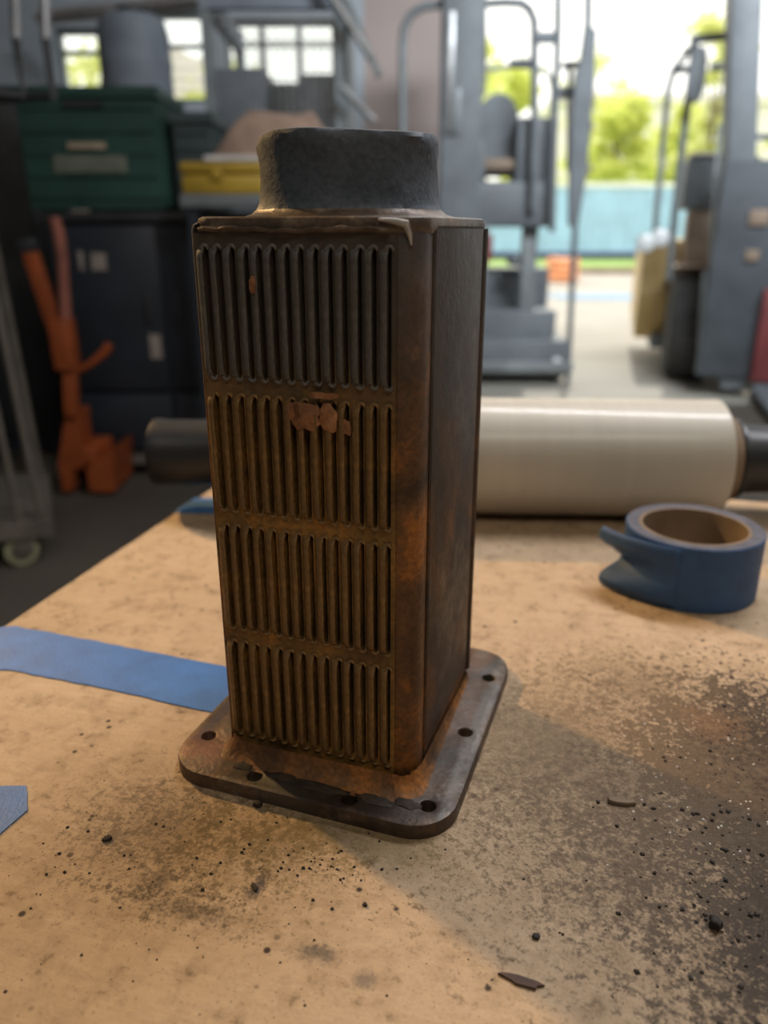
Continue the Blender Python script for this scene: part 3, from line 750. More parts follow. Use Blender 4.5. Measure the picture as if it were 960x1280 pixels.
def crumbs():
    rnd = random.Random(11); mb = MB()
    def put(x, y, s, mi):
        p = on(x, y, BT); rot = Matrix.Rotation(rnd.uniform(0, 6), 3, 'Z')
        vs = [rot @ Vector((sx * s * rnd.uniform(.6, 1.2), sy * s * rnd.uniform(.6, 1.2), z)) for z, k in ((0, 1), (s * .8, .6)) for sx, sy in ((-k, -k), (k, -k), (k, k), (-k, k))]
        mb.add([Vector((p.x, p.y, BT)) + v for v in vs], [(0, 3, 2, 1), (4, 5, 6, 7), (0, 1, 5, 4), (1, 2, 6, 5), (2, 3, 7, 6), (3, 0, 4, 7)], mi)
    for _ in range(420): put(rnd.gauss(910, 75), rnd.gauss(1050, 110), .0002 + .0009 * rnd.random() ** 3, 0)
    for _ in range(60): put(rnd.gauss(905, 60), rnd.gauss(980, 60), rnd.uniform(.0003, .0006), 1)
    for _ in range(130): put(rnd.gauss(190, 80), rnd.gauss(1045, 45), .0002 + .0006 * rnd.random() ** 3, 0)
    for _ in range(130): put(rnd.uniform(0, 960), rnd.uniform(1060, 1275), .0002 + .0004 * rnd.random() ** 3, 0)
    for _ in range(80): put(rnd.gauss(395, 50), rnd.gauss(1078, 22), .0002 + .0006 * rnd.random() ** 2, 0)
    o = mb.build('grit', [M['grime'], M['white_sheet']], smooth=False); tag(o, 'scattered dark grit and crumbs over the bench top', 'grit', kind='stuff')
crumbs()

# ------------------------------------------------------------------ left background: cage trolley, jack, cabinet, crates
def trolley():
    Y = 2.30; base = on(20, 722, 0)
    r = thing('cage_trolley', 'grey tubular cage trolley on casters at the left frame edge', 'trolley', (at(52, 650, Y).x, Y, 0)); c = Ctx(r)
    zb = at(30, 648, Y).z; zt = at(10, 300, Y).z
    xr = at(52, 650, Y).x
    tops = [(-8, 310, 22), (18, 330, 46), (40, 330, 60)]
    for i, dx in enumerate((0, .062, .124, .36, .48)):
        x = xr - dx
        c.part('upright', MB().tube([(x, Y, zb), (x - .035, Y, 1.02)], .011, 10), M['dull_steel'])
    c.part('deck', MB().span((xr - .52, Y - .03, zb - .05), (xr + .03, Y + .55, zb)), M['dull_steel'])
    c.part('upright', MB().tube([(xr + .0, Y + .5, zb), (xr - .03, Y + .5, 1.02)], .013, 10), M['dull_steel'])
    c.part('top_tray', MB().span((xr - .58, Y - .05, 1.02), (xr - .02, Y + .55, 1.26), 0, .01), M['cabinet_edge'])
    for dx, dy in ((0, 0), (0, .5), (-.46, 0), (-.46, .5)):
        x, y = xr - .06 + dx, Y + dy
        fk = [(-.022, .05), (-.016, .05), (-.016, .115), (.016, .115), (.016, .05), (.022, .05), (.022, zb - .05), (-.022, zb - .05)]
        mb = MB(); mb.add([(x - .026, y + a, b) for a, b in fk] + [(x + .026, y + a, b) for a, b in fk], [tuple(range(8)), tuple(range(15, 7, -1))] + [(i, (i + 1) % 8, 8 + (i + 1) % 8, 8 + i) for i in range(8)])
        f = c.part('caster_fork', mb, M['dull_steel'], smooth=False)
        R = Matrix.Translation((x - .012, y, .052)) @ Matrix.Rotation(PI / 2, 4, 'X')
        c.part('caster_wheel', MB().lathe([(.03, -.013), (.047, -.014), (.052, -.008), (.052, .008), (.047, .014), (.03, .013)], 24, R), M['caster_tyre'], f)
        c.part('wheel_hub', MB().lathe([(.012, -.0155), (.03, -.0145), (.03, .0145), (.012, .0155)], 16, R), M['dull_steel'], f)
    # two bent handle tubes rising from the tray past the upper frame edge
    ROT = Matrix.Rotation(-.40, 3, 'Z'); piv = Vector((xr, Y, 0))
    for k, px in enumerate((20, 57)):
        a, b = [piv + ROT @ (at(qx, qy, Y + .12) - piv) for qx, qy in ((px, 48), (px - 14, -45))]
        foot = Vector((xr - .16 + k * .10, Y + .1 + k * .25, 1.25))
        h = c.part('handle_tube', MB().tube([foot, foot + Vector((.02, 0, .12)), a + Vector((0, 0, -.14)), a], .012, 10), M['cabinet_edge'])
        c.part('hand_grip', MB().tube([a, (a + b) / 2 + Vector((.012, 0, 0)), b], .0135, 10), M['steel'], h)
    r.rotation_euler.z = .40
trolley()

def locker():
    Y = 3.62; xb = at(37, 230, Y).x; zt = at(20, 106, Y).z
    r = thing('steel_locker', 'tall dark steel locker behind the cage trolley at the left frame edge', 'locker', (xb - .25, Y, 0)); c = Ctx(r)
    c.part('body', MB().span((xb - .5, Y, .08), (xb, Y + .45, zt), 0, .006), M['cabinet_edge'])
    d = c.part('door', MB().span((xb - .485, Y - .018, .12), (xb - .015, Y - .0005, zt - .03), 0, .004), M['cabinet_edge'])
    c.part('door_handle', MB().beam((xb - .44, Y - .032, .85), (xb - .44, Y - .032, 1.0), .016, .012, 0, .003), M['steel'], d)
    c.part('plinth', MB().span((xb - .49, Y + .02, 0), (xb - .01, Y + .43, .08)), M['cabinet'])
    for k in range(5): c.part('vent_slat', MB().box((xb - .25, Y - .021, zt - .16 - k * .03), (.2, .008, .012)), M['dull_steel'], d)
locker()

def jack():
    Y = 2.95
    g = on(90, 628, 0)
    r = thing('lifting_jack', 'orange steel lifting jack with a slanted pump arm and hooked lever', 'jack', (g.x, Y, 0)); c = Ctx(r)
    P = lambda x, y, d=0: at(x, y, Y + d)
    pa, pb = P(37, 312), P(84, 455)
    c.part('pump_arm', MB().beam(pa, pb, .045, .05, 0, .006), M['orange'])
    c.part('arm_cap', MB().beam(P(33, 298), P(38, 316), .055, .06, 0, .008), M['cabinet_edge'])
    c.part('pump_block', MB().beam(P(76, 398), P(86, 462), .085, .08, 0, .012), M['orange'])
    lv = [P(92, 466), P(110, 457), P(122, 448), P(133, 438), P(136, 430)]
    c.part('lever', MB().tube(lv, [.014, .013, .015, .019, .017], 10), M['orange'])
    c.part('column', MB().beam(P(88, 460), P(90, 520), .045, .05, 0, .006), M['orange'])
    base = MB(); a, b, d, e = P(82, 515), P(98, 515), P(104, 585), P(72, 585)
    base.add([a, b, d, e] + [v + Vector((0, .12, 0)) for v in (a, b, d, e)], [(0, 1, 2, 3), (4, 7, 6, 5), (0, 4, 5, 1), (1, 5, 6, 2), (2, 6, 7, 3), (3, 7, 4, 0)])
    c.part('mast_foot', base, M['orange'], smooth=False)
    for (x0, x1) in ((74, 92), (108, 142)):
        f = MB(); zb = .02; a, b = P(x0, 585), P(x1, 560 if x0 > 100 else 585)
        f.add([(a.x, Y, zb), (b.x - .02, Y, zb), (b.x, Y, b.z), (a.x, Y, a.z), (a.x, Y + .24, zb), (b.x - .02, Y + .24, zb), (b.x, Y + .24, b.z), (a.x, Y + .24, a.z)],
              [(0, 1, 2, 3), (4, 7, 6, 5), (0, 4, 5, 1), (1, 5, 6, 2), (2, 6, 7, 3), (3, 7, 4, 0)])
        fo = c.part('foot', f, M['orange'], smooth=False)
        xm = (a.x + b.x) / 2
        c.part('foot_roller', MB().lathe([(.02, -.02), (.035, -.018), (.035, .018), (.02, .02)], 16, Matrix.Translation((xm, Y + .1, .035)) @ Matrix.Rotation(PI / 2, 4, 'Y')), M['tyre'], fo)
    c.part('cross_plate', MB().span(P(92, 580), P(120, 560) + Vector((0, .2, 0)), 0, .004), M['orange'])
    hk = MB(); q = P(72, 285)
    hk.tube([P(68, 272), P(73, 290), P(78, 322), P(79, 345), P(82, 398)], [.02, .022, .02, .02, .024], 8)
    c.part('pump_rod', hk, plain('faded_orange_paint', (.34, .12, .08), .6))
jack()

CABY = 3.25
def cabinet():
    a = at(58, 268, CABY); x0 = a.x; x1 = at(335, 300, CABY).x; zt = at(150, 265, CABY).z; zb = at(150, 572, CABY).z
    r = thing('storage_cabinet', 'wide black steel storage cabinet with doors on a low frame behind the jack', 'cabinet', ((x0 + x1) / 2, CABY, 0)); c = Ctx(r)
    c.part('body', MB().span((x0, CABY, zb + .02), (x1, CABY + .62, zt), 0, .006), M['cabinet'])
    c.part('top_edge', MB().span((x0 - .02, CABY - .03, zt - .035), (x1 + .02, CABY - .001, zt + .0), 0, .004), M['cabinet_edge'])
    n = 2; w = (x1 - x0) / n
    for i in range(n):
        d = c.part('door', MB().span((x0 + i * w + .01, CABY - .02, zb + .3), (x0 + (i + 1) * w - .01, CABY - .0005, zt - .05), 0, .004), M['cabinet'])
        hxx = x0 + (i + 1) * w - .06 if i == 0 else x0 + i * w + .06
        c.part('door_handle', MB().beam((hxx, CABY - .035, zt - .42), (hxx, CABY - .035, zt - .30), .014, .012, 0, .003).span((hxx - .006, CABY - .034, zt - .41), (hxx + .006, CABY - .02, zt - .395)), M['cabinet_edge'], d)
        c.part('drawer', MB().span((x0 + i * w + .01, CABY - .02, zb + .04), (x0 + (i + 1) * w - .01, CABY - .0005, zb + .28), 0, .004), M['cabinet'])
    # worn paper labels, a pale tag and the low frame
    def lab(px0, py0, px1, py1, nm='paper_label', m='label_paper'):
        p, q = at(px0, py0, CABY - .022), at(px1, py1, CABY - .022)
        c.part(nm, MB().span((p.x, CABY - .024, q.z), (q.x, CABY - .0205, p.z)), M[m])
    lab(97, 314, 106, 338); lab(113, 316, 134, 338); lab(72, 314, 84, 336); lab(186, 418, 203, 448)
    lab(88, 262, 113, 270)
    c.part('base_bar', MB().span((x0 + .02, CABY - .02, zb - .025), (x1, CABY + .03, zb + .018)), M['dull_steel'])
    for px in (80, 222, 300):
        p = at(px, 590, CABY); c.part('leg', MB().span((p.x - .028, CABY - .015, 0), (p.x + .028, CABY + .045, zb - .025)), M['dull_steel'])
        c.part('leg', MB().span((p.x - .028, CABY + .5, 0), (p.x + .028, CABY + .56, zb + .02)), M['dull_steel'])
    return zt
CTOP = cabinet()
def crate(x0, x1, y0, y1, zb, h, mat, label, n=9):
    r = thing('plastic_crate', label, 'crate', ((x0 + x1) / 2, (y0 + y1) / 2, zb), 0, 'plastic crates on the cabinet'); c = Ctx(r)
    t = .012
    c.part('base', MB().span((x0 + .02, y0 + .02, zb), (x1 - .02, y1 - .02, zb + .012)), M[mat])
    for nm, a, b in (('front_wall', (x0, y0), (x1, y0 + t)), ('back_wall', (x0, y1 - t), (x1, y1)), ('side_wall', (x0, y0 + t), (x0 + t, y1 - t)), ('side_wall', (x1 - t, y0 + t), (x1, y1 - t))):
        c.part(nm, MB().span((*a, zb + .01), (*b, zb + h - .03)), M[mat])
    rim = MB(); o = .014
    rim.span((x0 - o, y0 - o, zb + h - .035), (x1 + o, y0 + t, zb + h)); rim.span((x0 - o, y1 - t, zb + h - .035), (x1 + o, y1 + o, zb + h))
    rim.span((x0 - o, y0 + t, zb + h - .035), (x0 + t, y1 - t, zb + h)); rim.span((x1 - t, y0 + t, zb + h - .035), (x1 + o, y1 - t, zb + h))
    c.part('rim', rim, M[mat])
    for k in range(n):
        y = y0 + .03 + (y1 - y0 - .06) * k / (n - 1); c.part('side_rib', MB().span((x1, y - .006, zb + .02), (x1 + .010, y + .006, zb + h - .035)), M[mat])
    for k in range(5):
        z = zb + .05 + (h - .12) * k / 4; c.part('front_rib', MB().span((x0 + .01, y0 - .008, z - .005), (x1 - .01, y0, z + .005)), M[mat])
    return c
cY = CABY + .02
zA = at(150, 262, cY).z
CTOP += .002
cr = crate(at(30, 200, cY).x, at(200, 200, cY).x, cY, cY + .40, CTOP, at(100, 108, cY).z - CTOP, 'crate', 'dark green plastic crate with a pale dirty label on the cabinet')
p, q = at(66, 194, cY - .012), at(160, 216, cY - .012)
cr.part('label', MB().span((p.x, cY - .013, q.z), (q.x, cY - .0081, p.z)), plain('dusty_green_label', (.16, .18, .14), .8, scale=20))
p, q = at(84, 178, cY - .014), at(132, 186, cY - .014)
cr.part('label_strip', MB().span((p.x, cY - .0150, q.z), (q.x, cY - .0081, p.z)), plain('tan_strip', (.45, .36, .26), .8, scale=20))
p, q = at(78, 126, cY - .014), at(128, 134, cY - .014)
cr.part('hand_slot', MB().span((p.x, cY - .0170, q.z), (q.x, cY - .0081, p.z)), M['cabinet_edge'])
c2 = crate(at(206, 200, cY).x + .03, at(262, 200, cY).x, cY + .05, cY + .45, CTOP, at(230, 138, cY).z - CTOP, 'crate2', 'smaller black green crate beside the large green one', 6)

def drum():
    Y = 4.3; x = at(168, 60, Y).x; zt = at(168, 20, Y).z
    r = thing('plastic_drum', 'tall grey plastic drum in front of the windows', 'drum', (x, Y, 0)); c = Ctx(r)
    R = .17
    c.part('body', MB().lathe([(R * .95, 0), (R, .03), (R, zt - .22), (R * 1.02, zt - .20), (R, zt - .18), (R, zt - .08), (R * .9, zt - .02), (R * .7, zt)], 28, Matrix.Translation((x, Y, 0))), M['drum'])
    c.part('lid', MB().lathe([(R * .42, zt - .002), (R * .42, zt + .03), (R * .38, zt + .035)], 20, Matrix.Translation((x, Y, 0))), M['cabinet_edge'])
drum()
def shelf_goods():
    Y = 3.05
    # small ledge shelf with a yellow case and a sack on it
    x0, x1 = at(226, 250, Y).x, at(520, 250, Y).x; zt = at(280, 243, Y).z
    r = thing('steel_shelf', 'low grey steel shelf table behind the casing, under the yellow case', 'shelf', ((x0 + x1) / 2, Y, 0)); c = Ctx(r)
    c.part('shelf_board', MB().span((x0, Y - .02, zt - .045), (x1, Y + .17, zt), 0, .004), M['truck2'])
    for x in (x0 + .04, x1 - .04): c.part('leg', MB().span((x - .02, Y, 0), (x + .02, Y + .04, zt - .045)), M['cabinet'])
    for x in (x0 + .04, x1 - .04): c.part('leg', MB().span((x - .02, Y + .12, 0), (x + .02, Y + .16, zt - .045)), M['cabinet'])
    a, b = at(228, 238, Y), at(345, 202, Y)
    t = thing('yellow_case', 'ochre yellow plastic tool case with a white sheet on top', 'tool case', ((a.x + b.x) / 2, Y + .075, zt)); ct = Ctx(t)
    h = b.z - zt
    ct.part('case_body', MB().span((a.x, Y - .01, zt), (b.x, Y + .16, zt + h * .62), 0, .012), M['yellow'])
    ct.part('case_lid', MB().span((a.x - .004, Y - .014, zt + h * .64), (b.x + .004, Y + .164, zt + h), 0, .012), M['yellow'])
    ct.part('latch', MB().span((a.x + .11, Y - .022, zt + h * .45), (a.x + .15, Y - .010, zt + h * .8), 0, .003), M['yellow'])
    wx0 = at(256, 204, Y).x
    sh = MB().span((wx0, Y - .012, zt + h), (b.x - .003, Y + .155, zt + h + .02), 0, .004)
    so = sh.build('folded_sheet', M['white_sheet']); tag(so, 'folded white sheet lying on the yellow case', 'sheet')
    # slumped sack on the sheet
    ax, bx = at(258, 180, Y).x, at(402, 180, Y).x; ztop = at(340, 138, Y).z; z0 = zt + h + .02
    rnd = random.Random(3); nu, nv = 28, 10; mb = MB(); vs = []
    for j in range(nv):
        q = j / (nv - 1)
        for k in range(nu):
            an = 2 * PI * k / nu; cs, sn = math.cos(an), math.sin(an)
            lean = .06 * q
            rx = (bx - ax) / 2 * (1 - .45 * q ** 2) * (1 + .05 * math.sin(3 * an + 4 * q)); ry = .075 * (1 - .5 * q ** 2)
            hz = (ztop - z0) * q * (1 + .06 * math.sin(2 * an + 1) * q)
            vs.append(((ax + bx) / 2 + lean + rx * cs, Y + .075 + ry * sn, z0 + hz))
    fs = [(j * nu + k, j * nu + (k + 1) % nu, (j + 1) * nu + (k + 1) % nu, (j + 1) * nu + k) for j in range(nv - 1) for k in range(nu)]
    fs += [tuple(range(nu - 1, -1, -1)), tuple(range((nv - 1) * nu, nv * nu))]
    mb.add(vs, fs); tag(mb.build('sack', M['sack']), 'slumped beige sack lying on the yellow case behind the spigot', 'sack')
shelf_goods()

def cage():
    # wire mesh cage container standing behind the sack, tubes slanting at its right side
    Y0, Y1 = 4.6, 5.6
    x0, x1 = at(262, 100, Y0).x, at(425, 100, Y0).x; zt = at(340, 12, Y0).z; zb = 1.1
    r = thing('mesh_cage', 'grey wire mesh cage standing high behind the sack', 'cage', ((x0 + x1) / 2, (Y0 + Y1) / 2, 0)); c = Ctx(r)
    for x in (x0, x1):
        for y in (Y0, Y1): c.part('post', MB().span((x - .025, y - .025, 0), (x + .025, y + .025, zt)), M['truck2'])
    c.part('top_frame', MB().span((x0 - .025, Y0 - .03, zt), (x1 + .025, Y0 + .03, zt + .26)).span((x0 - .03, Y0 + .03, zt), (x0 + .03, Y1 + .03, zt + .1)).span((x1 - .03, Y0 + .03, zt), (x1 + .03, Y1 + .03, zt + .1)), M['drum'])
    c.part('shelf_board', MB().span((x0, Y0 - .02, zb - .08), (x1, Y1, zb)), M['truck2'])
    c.part('side_panel', MB().span((x1 + .03, Y0 + .03, zb), (x1 + .045, Y1 - .05, zt)), M['truck2'])
    w = MB(); n = 18
    for k in range(1, n):
        x = x0 + (x1 - x0) * k / n; w.tube([(x, Y0, zb), (x, Y0, zt)], .0045, 4, cap=False)
    m = int((zt - zb) / ((x1 - x0) / n))
    for k in range(1, m):
        z = zb + (zt - zb) * k / m; w.tube([(x0, Y0, z), (x1, Y0, z)], .0045, 4, cap=False)
    o = c.part('wire_mesh', w, M['steel']); o['kind'] = 'stuff'
    a, b = at(418, 0, 4.5), at(464, 72, 4.5)
    c.part('slanted_tube', MB().tube([a + (a - b) * .4, b], .022, 10), M['steel'])
    c.part('slanted_frame', MB().beam(at(428, -10, 4.6), at(474, 95, 4.6), .09, .03), M['truck2'])
    c.part('slanted_tube', MB().tube([at(426, 108, 4.5), at(468, 152, 4.5)], .018, 10), M['steel'])
    # goods on its shelf
    for k, (pa, pb, pt, m_) in enumerate(((268, 330, 84, 'drum'), (336, 372, 106, 'cabinet_edge'), (372, 420, 92, 'truck'))):
        A, B = at(pa, pt, 4.75), at(pb, pt, 4.75)
        o = MB().span((A.x, 4.75, zb), (B.x, 5.2, A.z), 0, .01).build('storage_box', M[m_])
        tag(o, ['grey blue box inside the mesh cage at its left', 'low dark box in the middle of the mesh cage', 'dark box inside the mesh cage at its right'][k], 'box', 'boxes inside the mesh cage')
cage()

# ------------------------------------------------------------------ lift truck behind the casing
def lift_truck():
    Y = 5.35
    r = thing('lift_truck', 'dark lift truck with tall guard frame and round backed seat in the doorway', 'forklift', (at(640, 485, Y).x, Y + .6, 0)); c = Ctx(r)
    P = lambda x, y, d=0.0: at(x, y, Y + d)
    def vert(name, px0, px1, py0, py1, d0, d1, m, bev=.01):
        a, b = P(px0, py0, d0), P(px1, py1, d0); c.part(name, MB().span((a.x, Y + d0, max(b.z, 0.0)), (b.x, Y + d1, a.z), 0, bev), M[m])
    # chassis on the floor
    a, b = P(566, 442), P(712, 442)
    c.part('chassis', MB().span((a.x, Y, .05), (b.x, Y + 1.2, .30), 0, .03), M['truck'])
    c.part('bumper', MB().span((a.x - .05, Y - .06, .09), (b.x + .02, Y - .001, .16), 0, .01), M['truck2'])
    for px in (585, 695):
        x = P(px, 480).x
        for d in (.15, 1.0):
            c.part('wheel', MB().lathe([(.05, -.05), (.10, -.055), (.115, -.03), (.115, .03), (.10, .055), (.05, .05)], 20, Matrix.Translation((x, Y + d, .115)) @ Matrix.Rotation(PI / 2, 4, 'Y')), M['tyre'])
    # main mast on the left and its lighter channel
    vert('mast_channel', 556, 590, -60, 470, .0, .20, 'truck')
    vert('mast_roller_track', 560, 565, 14, 168, -.015, -.002, 'steel', .002)
    vert('mast_roller_track', 568, 575, 110, 168, -.015, -.002, 'truck2', .002)
    # guard loops
    def loop(name, pts, rad, m, d=0.0): c.part(name, MB().tube([P(x, y, d) for x, y in pts], rad, 10), M[m])
    loop('guard_pillar', [(503, 470), (503, 60), (505, 36), (513, 19), (527, 9), (556, 4)], .026, 'truck2', .1)
    loop('guard_pillar', [(590, 6), (630, 3), (652, 4), (662, 12), (668, 26), (668, 150), (666, 262)], .024, 'truck', .05)
    loop('guard_pillar', [(588, 88), (640, 83), (670, 84), (684, 90), (691, 106), (690, 150)], .016, 'truck2', .9)
    loop('cable', [(606, -30), (607, 60), (606, 118)], .009, 'truck', .4)
    loop('grab_handle', [(637, 80), (650, 79), (664, 79)], .03, 'truck', .6)
    vert('cross_plate', 667, 698, 39, 53, .02, .07, 'truck', .006)
    loop('guard_pillar', [(698, -40), (697, 60), (693, 150), (690, 290)], .022, 'truck', .03)
    loop('guard_pillar', [(736, -40), (735, 34)], .022, 'truck', .02)
    pl = [P(x, y, .0) for x, y in ((733, 28), (746, 38), (742, 120), (738, 160), (734, 215), (726, 262), (722, 285), (712, 282), (713, 200), (716, 150), (720, 90), (726, 78))]
    mb = MB(); n = len(pl); mb.add(pl + [p + Vector((0, .06, 0)) for p in pl], [tuple(range(n)), tuple(range(2 * n - 1, n - 1, -1))] + [(i, i + n, (i + 1) % n + n, (i + 1) % n) for i in range(n)])
    c.part('rear_pillar_plate', mb, M['truck'], smooth=False)
    loop('rear_post', [(719, 280), (713, 400), (709, 486)], .02, 'truck', .03)
    loop('hydraulic_ram', [(712, 84), (711, 215)], .018, 'steel', .3)
    vert('bracket', 706, 730, 76, 83, .2, .3, 'truck', .005)
    vert('bracket', 700, 716, 108, 122, .2, .3, 'truck', .005)
    # seat: round topped back, cushion, and the hood
    cx, cz = P(623, 148, .3).x, P(623, 148, .3).z
    rr = P(648, 148, .3).x - cx; pts = [(cx - rr, cz - .35)] + [(cx + rr * math.cos(PI - PI * k / 14), cz + rr * 1.15 * math.sin(PI - PI * k / 14)) for k in range(15)] + [(cx + rr, cz - .35)]
    c.part('seat_back', MB().prism(pts, -.06, .06, .02, Matrix(((1, 0, 0, 0), (0, 0, -1, Y + .36), (0, 1, 0, 0), (0, 0, 0, 1)))), M['truck'])
    a, b = P(600, 214, .15), P(645, 197, .15)
    c.part('seat_cushion', MB().span((a.x, Y + .16, a.z), (b.x, Y + .5, b.z), 0, .03), M['hub'])
    vert('hood', 560, 690, 226, 284, .1, .75, 'truck', .03)
    vert('hood_side', 648, 694, 146, 228, .12, .4, 'truck', .02)
    vert('hood_side', 572, 606, 176, 228, .12, .4, 'truck', .02)
    # open engine bay: posts, red strip, cylinder, battery box
    vert('bay_post', 572, 604, 280, 470, .1, .3, 'truck', .01)
    vert('red_reflector', 605, 615, 293, 326, .05, .07, 'red', .003)
    vert('bay_post', 655, 662, 283, 450, .2, .3, 'truck2', .004)
    vert('battery_box', 604, 684, 335, 388, .5, .8, 'truck', .02)
    vert('battery_box', 606, 692, 388, 446, .15, .8, 'truck', .02)
    c.part('lift_cylinder', MB().tube([P(668, 284, .25), P(664, 340, .25), P(663, 440, .25)], .03, 12), M['truck2'])
    c.part('steering_knob', MB().lathe([(.02, -.04), (.06, -.03), (.07, 0), (.06, .03), (.02, .04)], 16, Matrix.Translation(P(645, 325, .3))), M['truck'])
    c.part('gauge', MB().lathe([(.02, -.02), (.03, -.015), (.03, .015), (.02, .02)], 14, Matrix.Translation(P(696, 452, -.02)) @ Matrix.Rotation(PI / 2, 4, 'X')), M['lens'])
lift_truck()

# ------------------------------------------------------------------ yellow forklift at the right
def forklift():
    Y = 5.2
    g = on(855, 485, 0); Y = g.y
    r = thing('forklift', 'yellow and black forklift with mirror and wide mast at the right frame edge', 'forklift', (g.x + .05, Y + .2, 0)); c = Ctx(r)
    P = lambda x, y, d=0.0: at(x, y, Y + d)
    # drive tyre, seen on its tread
    xa, xb = P(828, 430, .3).x, P(884, 430, .3).x; R = .36; xm, hw = (xa + xb) / 2, (xb - xa) / 2
    Mx = Matrix.Translation((xm, Y + .38, R)) @ Matrix.Rotation(PI / 2, 4, 'Y')
    tw = c.part('tyre', MB().lathe([(.2, -hw), (R - .05, -hw), (R - .01, -hw * .8), (R, -hw * .55), (R, hw * .55), (R - .01, hw * .8), (R - .05, hw), (.2, hw)], 40, Mx), M['tyre'])
    c.part('wheel_hub', MB().lathe([(.05, -hw * .75), (.195, -hw * .8), (.195, hw * .8), (.05, hw * .75)], 24, Mx), M['hub'], tw)
    x2 = P(1000, 430, .3).x
    c.part('tyre', MB().lathe([(.2, -hw), (R - .05, -hw), (R, -hw * .55), (R, hw * .55), (R - .05, hw), (.2, hw)], 40, Matrix.Translation((x2, Y + .38, R)) @ Matrix.Rotation(PI / 2, 4, 'Y')), M['tyre'])
    for x in (xm + .05, x2): c.part('tyre', MB().lathe([(.12, -.1), (.22, -.1), (.25, -.06), (.25, .06), (.22, .1), (.12, .1)], 32, Matrix.Translation((x, Y + 1.85, .25)) @ Matrix.Rotation(PI / 2, 4, 'Y')), M['tyre'])
    # fender over the tyre
    fn = [(xa - .03, Y + .38 + (R + .04) * math.cos(t), R + (R + .04) * math.sin(t)) for t in [PI * (.15 + .45 * k / 10) for k in range(11)]]
    mb = MB(); n = len(fn); vs = fn + [(xb + .03, p[1], p[2]) for p in fn] + [(p[0], p[1], p[2] + .025) for p in fn] + [(xb + .03, p[1], p[2] + .025) for p in fn]
    fs = []
    for i in range(n - 1): fs += [(i, i + 1, n + i + 1, n + i), (2 * n + i, 3 * n + i, 3 * n + i + 1, 2 * n + i + 1), (i, 2 * n + i, 2 * n + i + 1, i + 1), (n + i, n + i + 1, 3 * n + i + 1, 3 * n + i)]
    mb.add(vs, fs); c.part('fender', mb, M['hub'])
    # yellow body side with sloping belly, going back into the yard
    def slab(name, pts, x0, x1, m):     # pts: (y, z) outline pushed between two x
        n = len(pts); mb = MB(); mb.add([(x0, a, b) for a, b in pts] + [(x1, a, b) for a, b in pts], [tuple(range(n)), tuple(range(2 * n - 1, n - 1, -1))] + [(i, (i + 1) % n, n + (i + 1) % n, n + i) for i in range(n)])
        return c.part(name, mb, M[m], smooth=False)
    zt = P(812, 300, 1.0).z
    slab('body', [(Y + .85, .22), (Y + 2.3, .30), (Y + 2.4, .55), (Y + 2.3, zt), (Y + .75, zt), (Y + .70, .55)], xa - .20, x2 + .1, 'yellow_body')
    slab('step_plate', [(Y + .72, .16), (Y + 1.5, .16), (Y + 1.5, .26), (Y + .72, .26)], xa - .08, xa + .3, 'truck')
    # dash cowl, lamps, seat, floor panel
    a, b = P(846, 262, .35), P(905, 194, .35)
    c.part('dash_cowl', MB().span((a.x, Y + .45, a.z), (b.x + .2, Y + .75, b.z), 0, .03), M['truck'])
    c.part('cowl_rim', MB().span((a.x + .02, Y + .43, b.z), (b.x, Y + .76, b.z + .025), 0, .008), M['conduit'])
    a, b = P(847, 336, .35), P(890, 262, .35)
    c.part('front_panel', MB().span((a.x, Y + .47, a.z), (b.x + .2, Y + .72, b.z), 0, .02), M['hub'])
    for px, py, ang in ((814, 304, .5), (832, 297, -.2)):
        p = P(px, py, .12); l = c.part('head_lamp', MB().lathe([(.02, .05), (.05, .03), (.062, -.02), (.062, -.035)], 20, Matrix.Translation(p) @ Matrix.Rotation(PI / 2, 4, 'X') @ Matrix.Rotation(PI, 4, 'X')), M['truck2'])
        c.part('lamp_lens', MB().lathe([(.058, .036), (.045, .046), (.015, .05)], 20, Matrix.Translation(p) @ Matrix.Rotation(PI / 2, 4, 'X')), M['lens'], l)
    # overhead guard
    def tube(name, pts, rad, m): return c.part(name, MB().tube([P(*q) for q in pts], rad, 10), M[m])
    tube('guard_pillar', [(870, 47, .3), (840, 84, .3), (833, 110, .3), (824, 200, .3), (815, 300, .3)], .020, 'truck2')
    tube('guard_pillar', [(872, 48, .2), (862, 125, .2), (854, 190, .2), (846, 262, .2), (838, 350, .2)], .024, 'truck2')
    tube('roof_bar', [(866, 47, .2), (930, 44, .2)], .026, 'truck'); tube('roof_bar', [(872, 84, .5), (925, 82, .5)], .026, 'truck'); tube('roof_bar', [(838, 86, .3), (862, 84, .25)], .022, 'truck')
    mr = tube('mirror_arm', [(864, 60, .1), (872, 58, .05)], .01, 'truck')
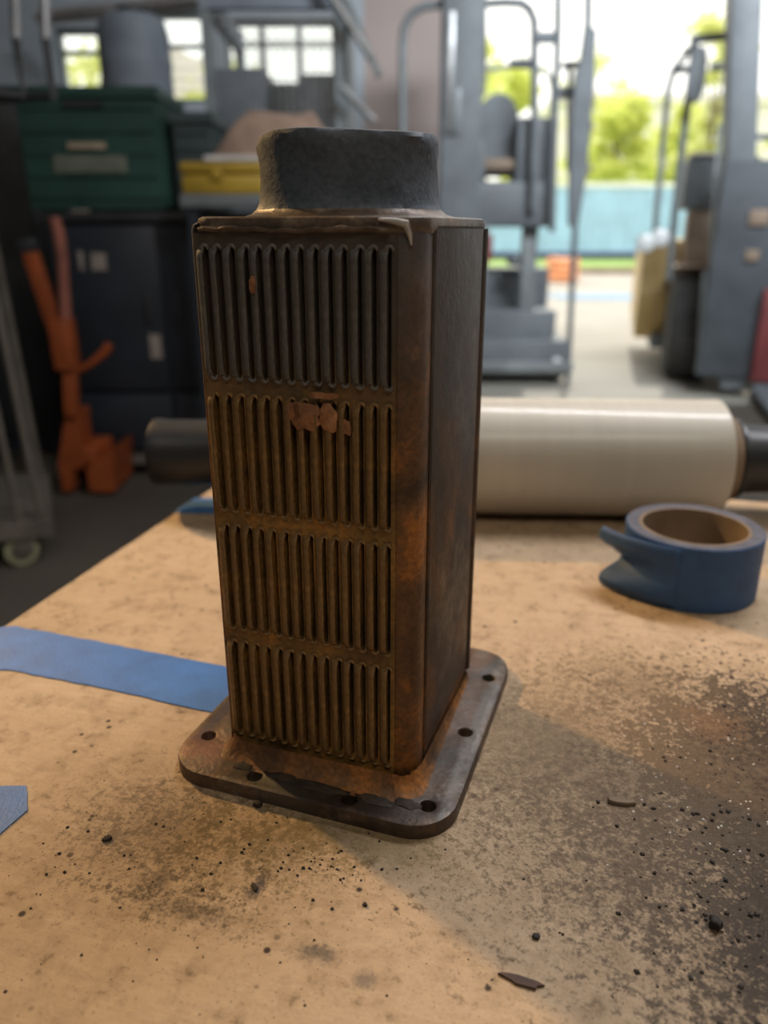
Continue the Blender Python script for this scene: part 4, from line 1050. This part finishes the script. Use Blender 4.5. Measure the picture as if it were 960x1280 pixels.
    cx, cz = P(882, 92, .05).x, P(882, 92, .05).z; hx_, hz_ = abs(P(893, 92, .05).x - cx), abs(P(871, 56, .05).z - cz)
    c.part('mirror', MB().prism([(hx_ * (abs(math.cos(t)) ** .7) * (1 if math.cos(t) > 0 else -1), hz_ * (abs(math.sin(t)) ** .7) * (1 if math.sin(t) > 0 else -1)) for t in [2 * PI * k / 28 for k in range(28)]], -.025, .025, .012, Matrix(((1, 0, 0, cx), (0, 0, -1, Y + .05), (0, 1, 0, cz), (0, 0, 0, 1)))), M['truck'], mr)
    # mast: two heavy channels, carriage, cross members
    def vert(name, px0, px1, py0, py1, d0, d1, m, bev=.012):
        a, b = P(px0, py0, d0), P(px1, py1, d0); return c.part(name, MB().span((a.x, Y + d0, max(b.z, 0.05)), (b.x, Y + d1, a.z), 0, bev), M[m])
    mast = MB().beam(P(950, -60, -.1), P(925, 480, -.1), .30, .16, 0, .012); c.part('mast_channel', mast, M['truck'])
    c.part('mast_edge', MB().beam(P(922, 155, -.17), P(908, 330, -.17), .03, .02), M['truck2'])
    c.part('mast_hose', MB().tube([P(904, 340, -.2), P(899, 400, -.2), P(895, 455, -.2)], .016, 8), M['truck2'])
    vert('carriage', 935, 1040, 200, 470, -.28, -.19, 'truck_dark')
    vert('cross_member', 940, 1060, 168, 176, .0, .05, 'truck', .006)
    vert('mast_channel', 1040, 1090, -60, 470, -.18, -.02, 'truck')
    vert('warning_plate', 964, 984, 262, 282, -.295, -.281, 'hub', .003)
    vert('warning_plate', 958, 972, 312, 326, -.295, -.281, 'hub', .003)
    a, b = P(965, 462, -.35), P(990, 360, -.35)
    c.part('fork_guard', MB().span((a.x, Y - .35, .0 + .12), (b.x + .12, Y - .281, b.z), 0, .01), M['red'])
    for px in (975, 1045):
        p = P(px, 470, -.3); c.part('fork', MB().span((p.x - .06, Y - 1.3, .03), (p.x + .06, Y - .282, .075), 0, .01).span((p.x - .06, Y - .33, .075), (p.x + .06, Y - .285, .5)), M['truck'])
    r.rotation_euler.z = -.27
forklift()
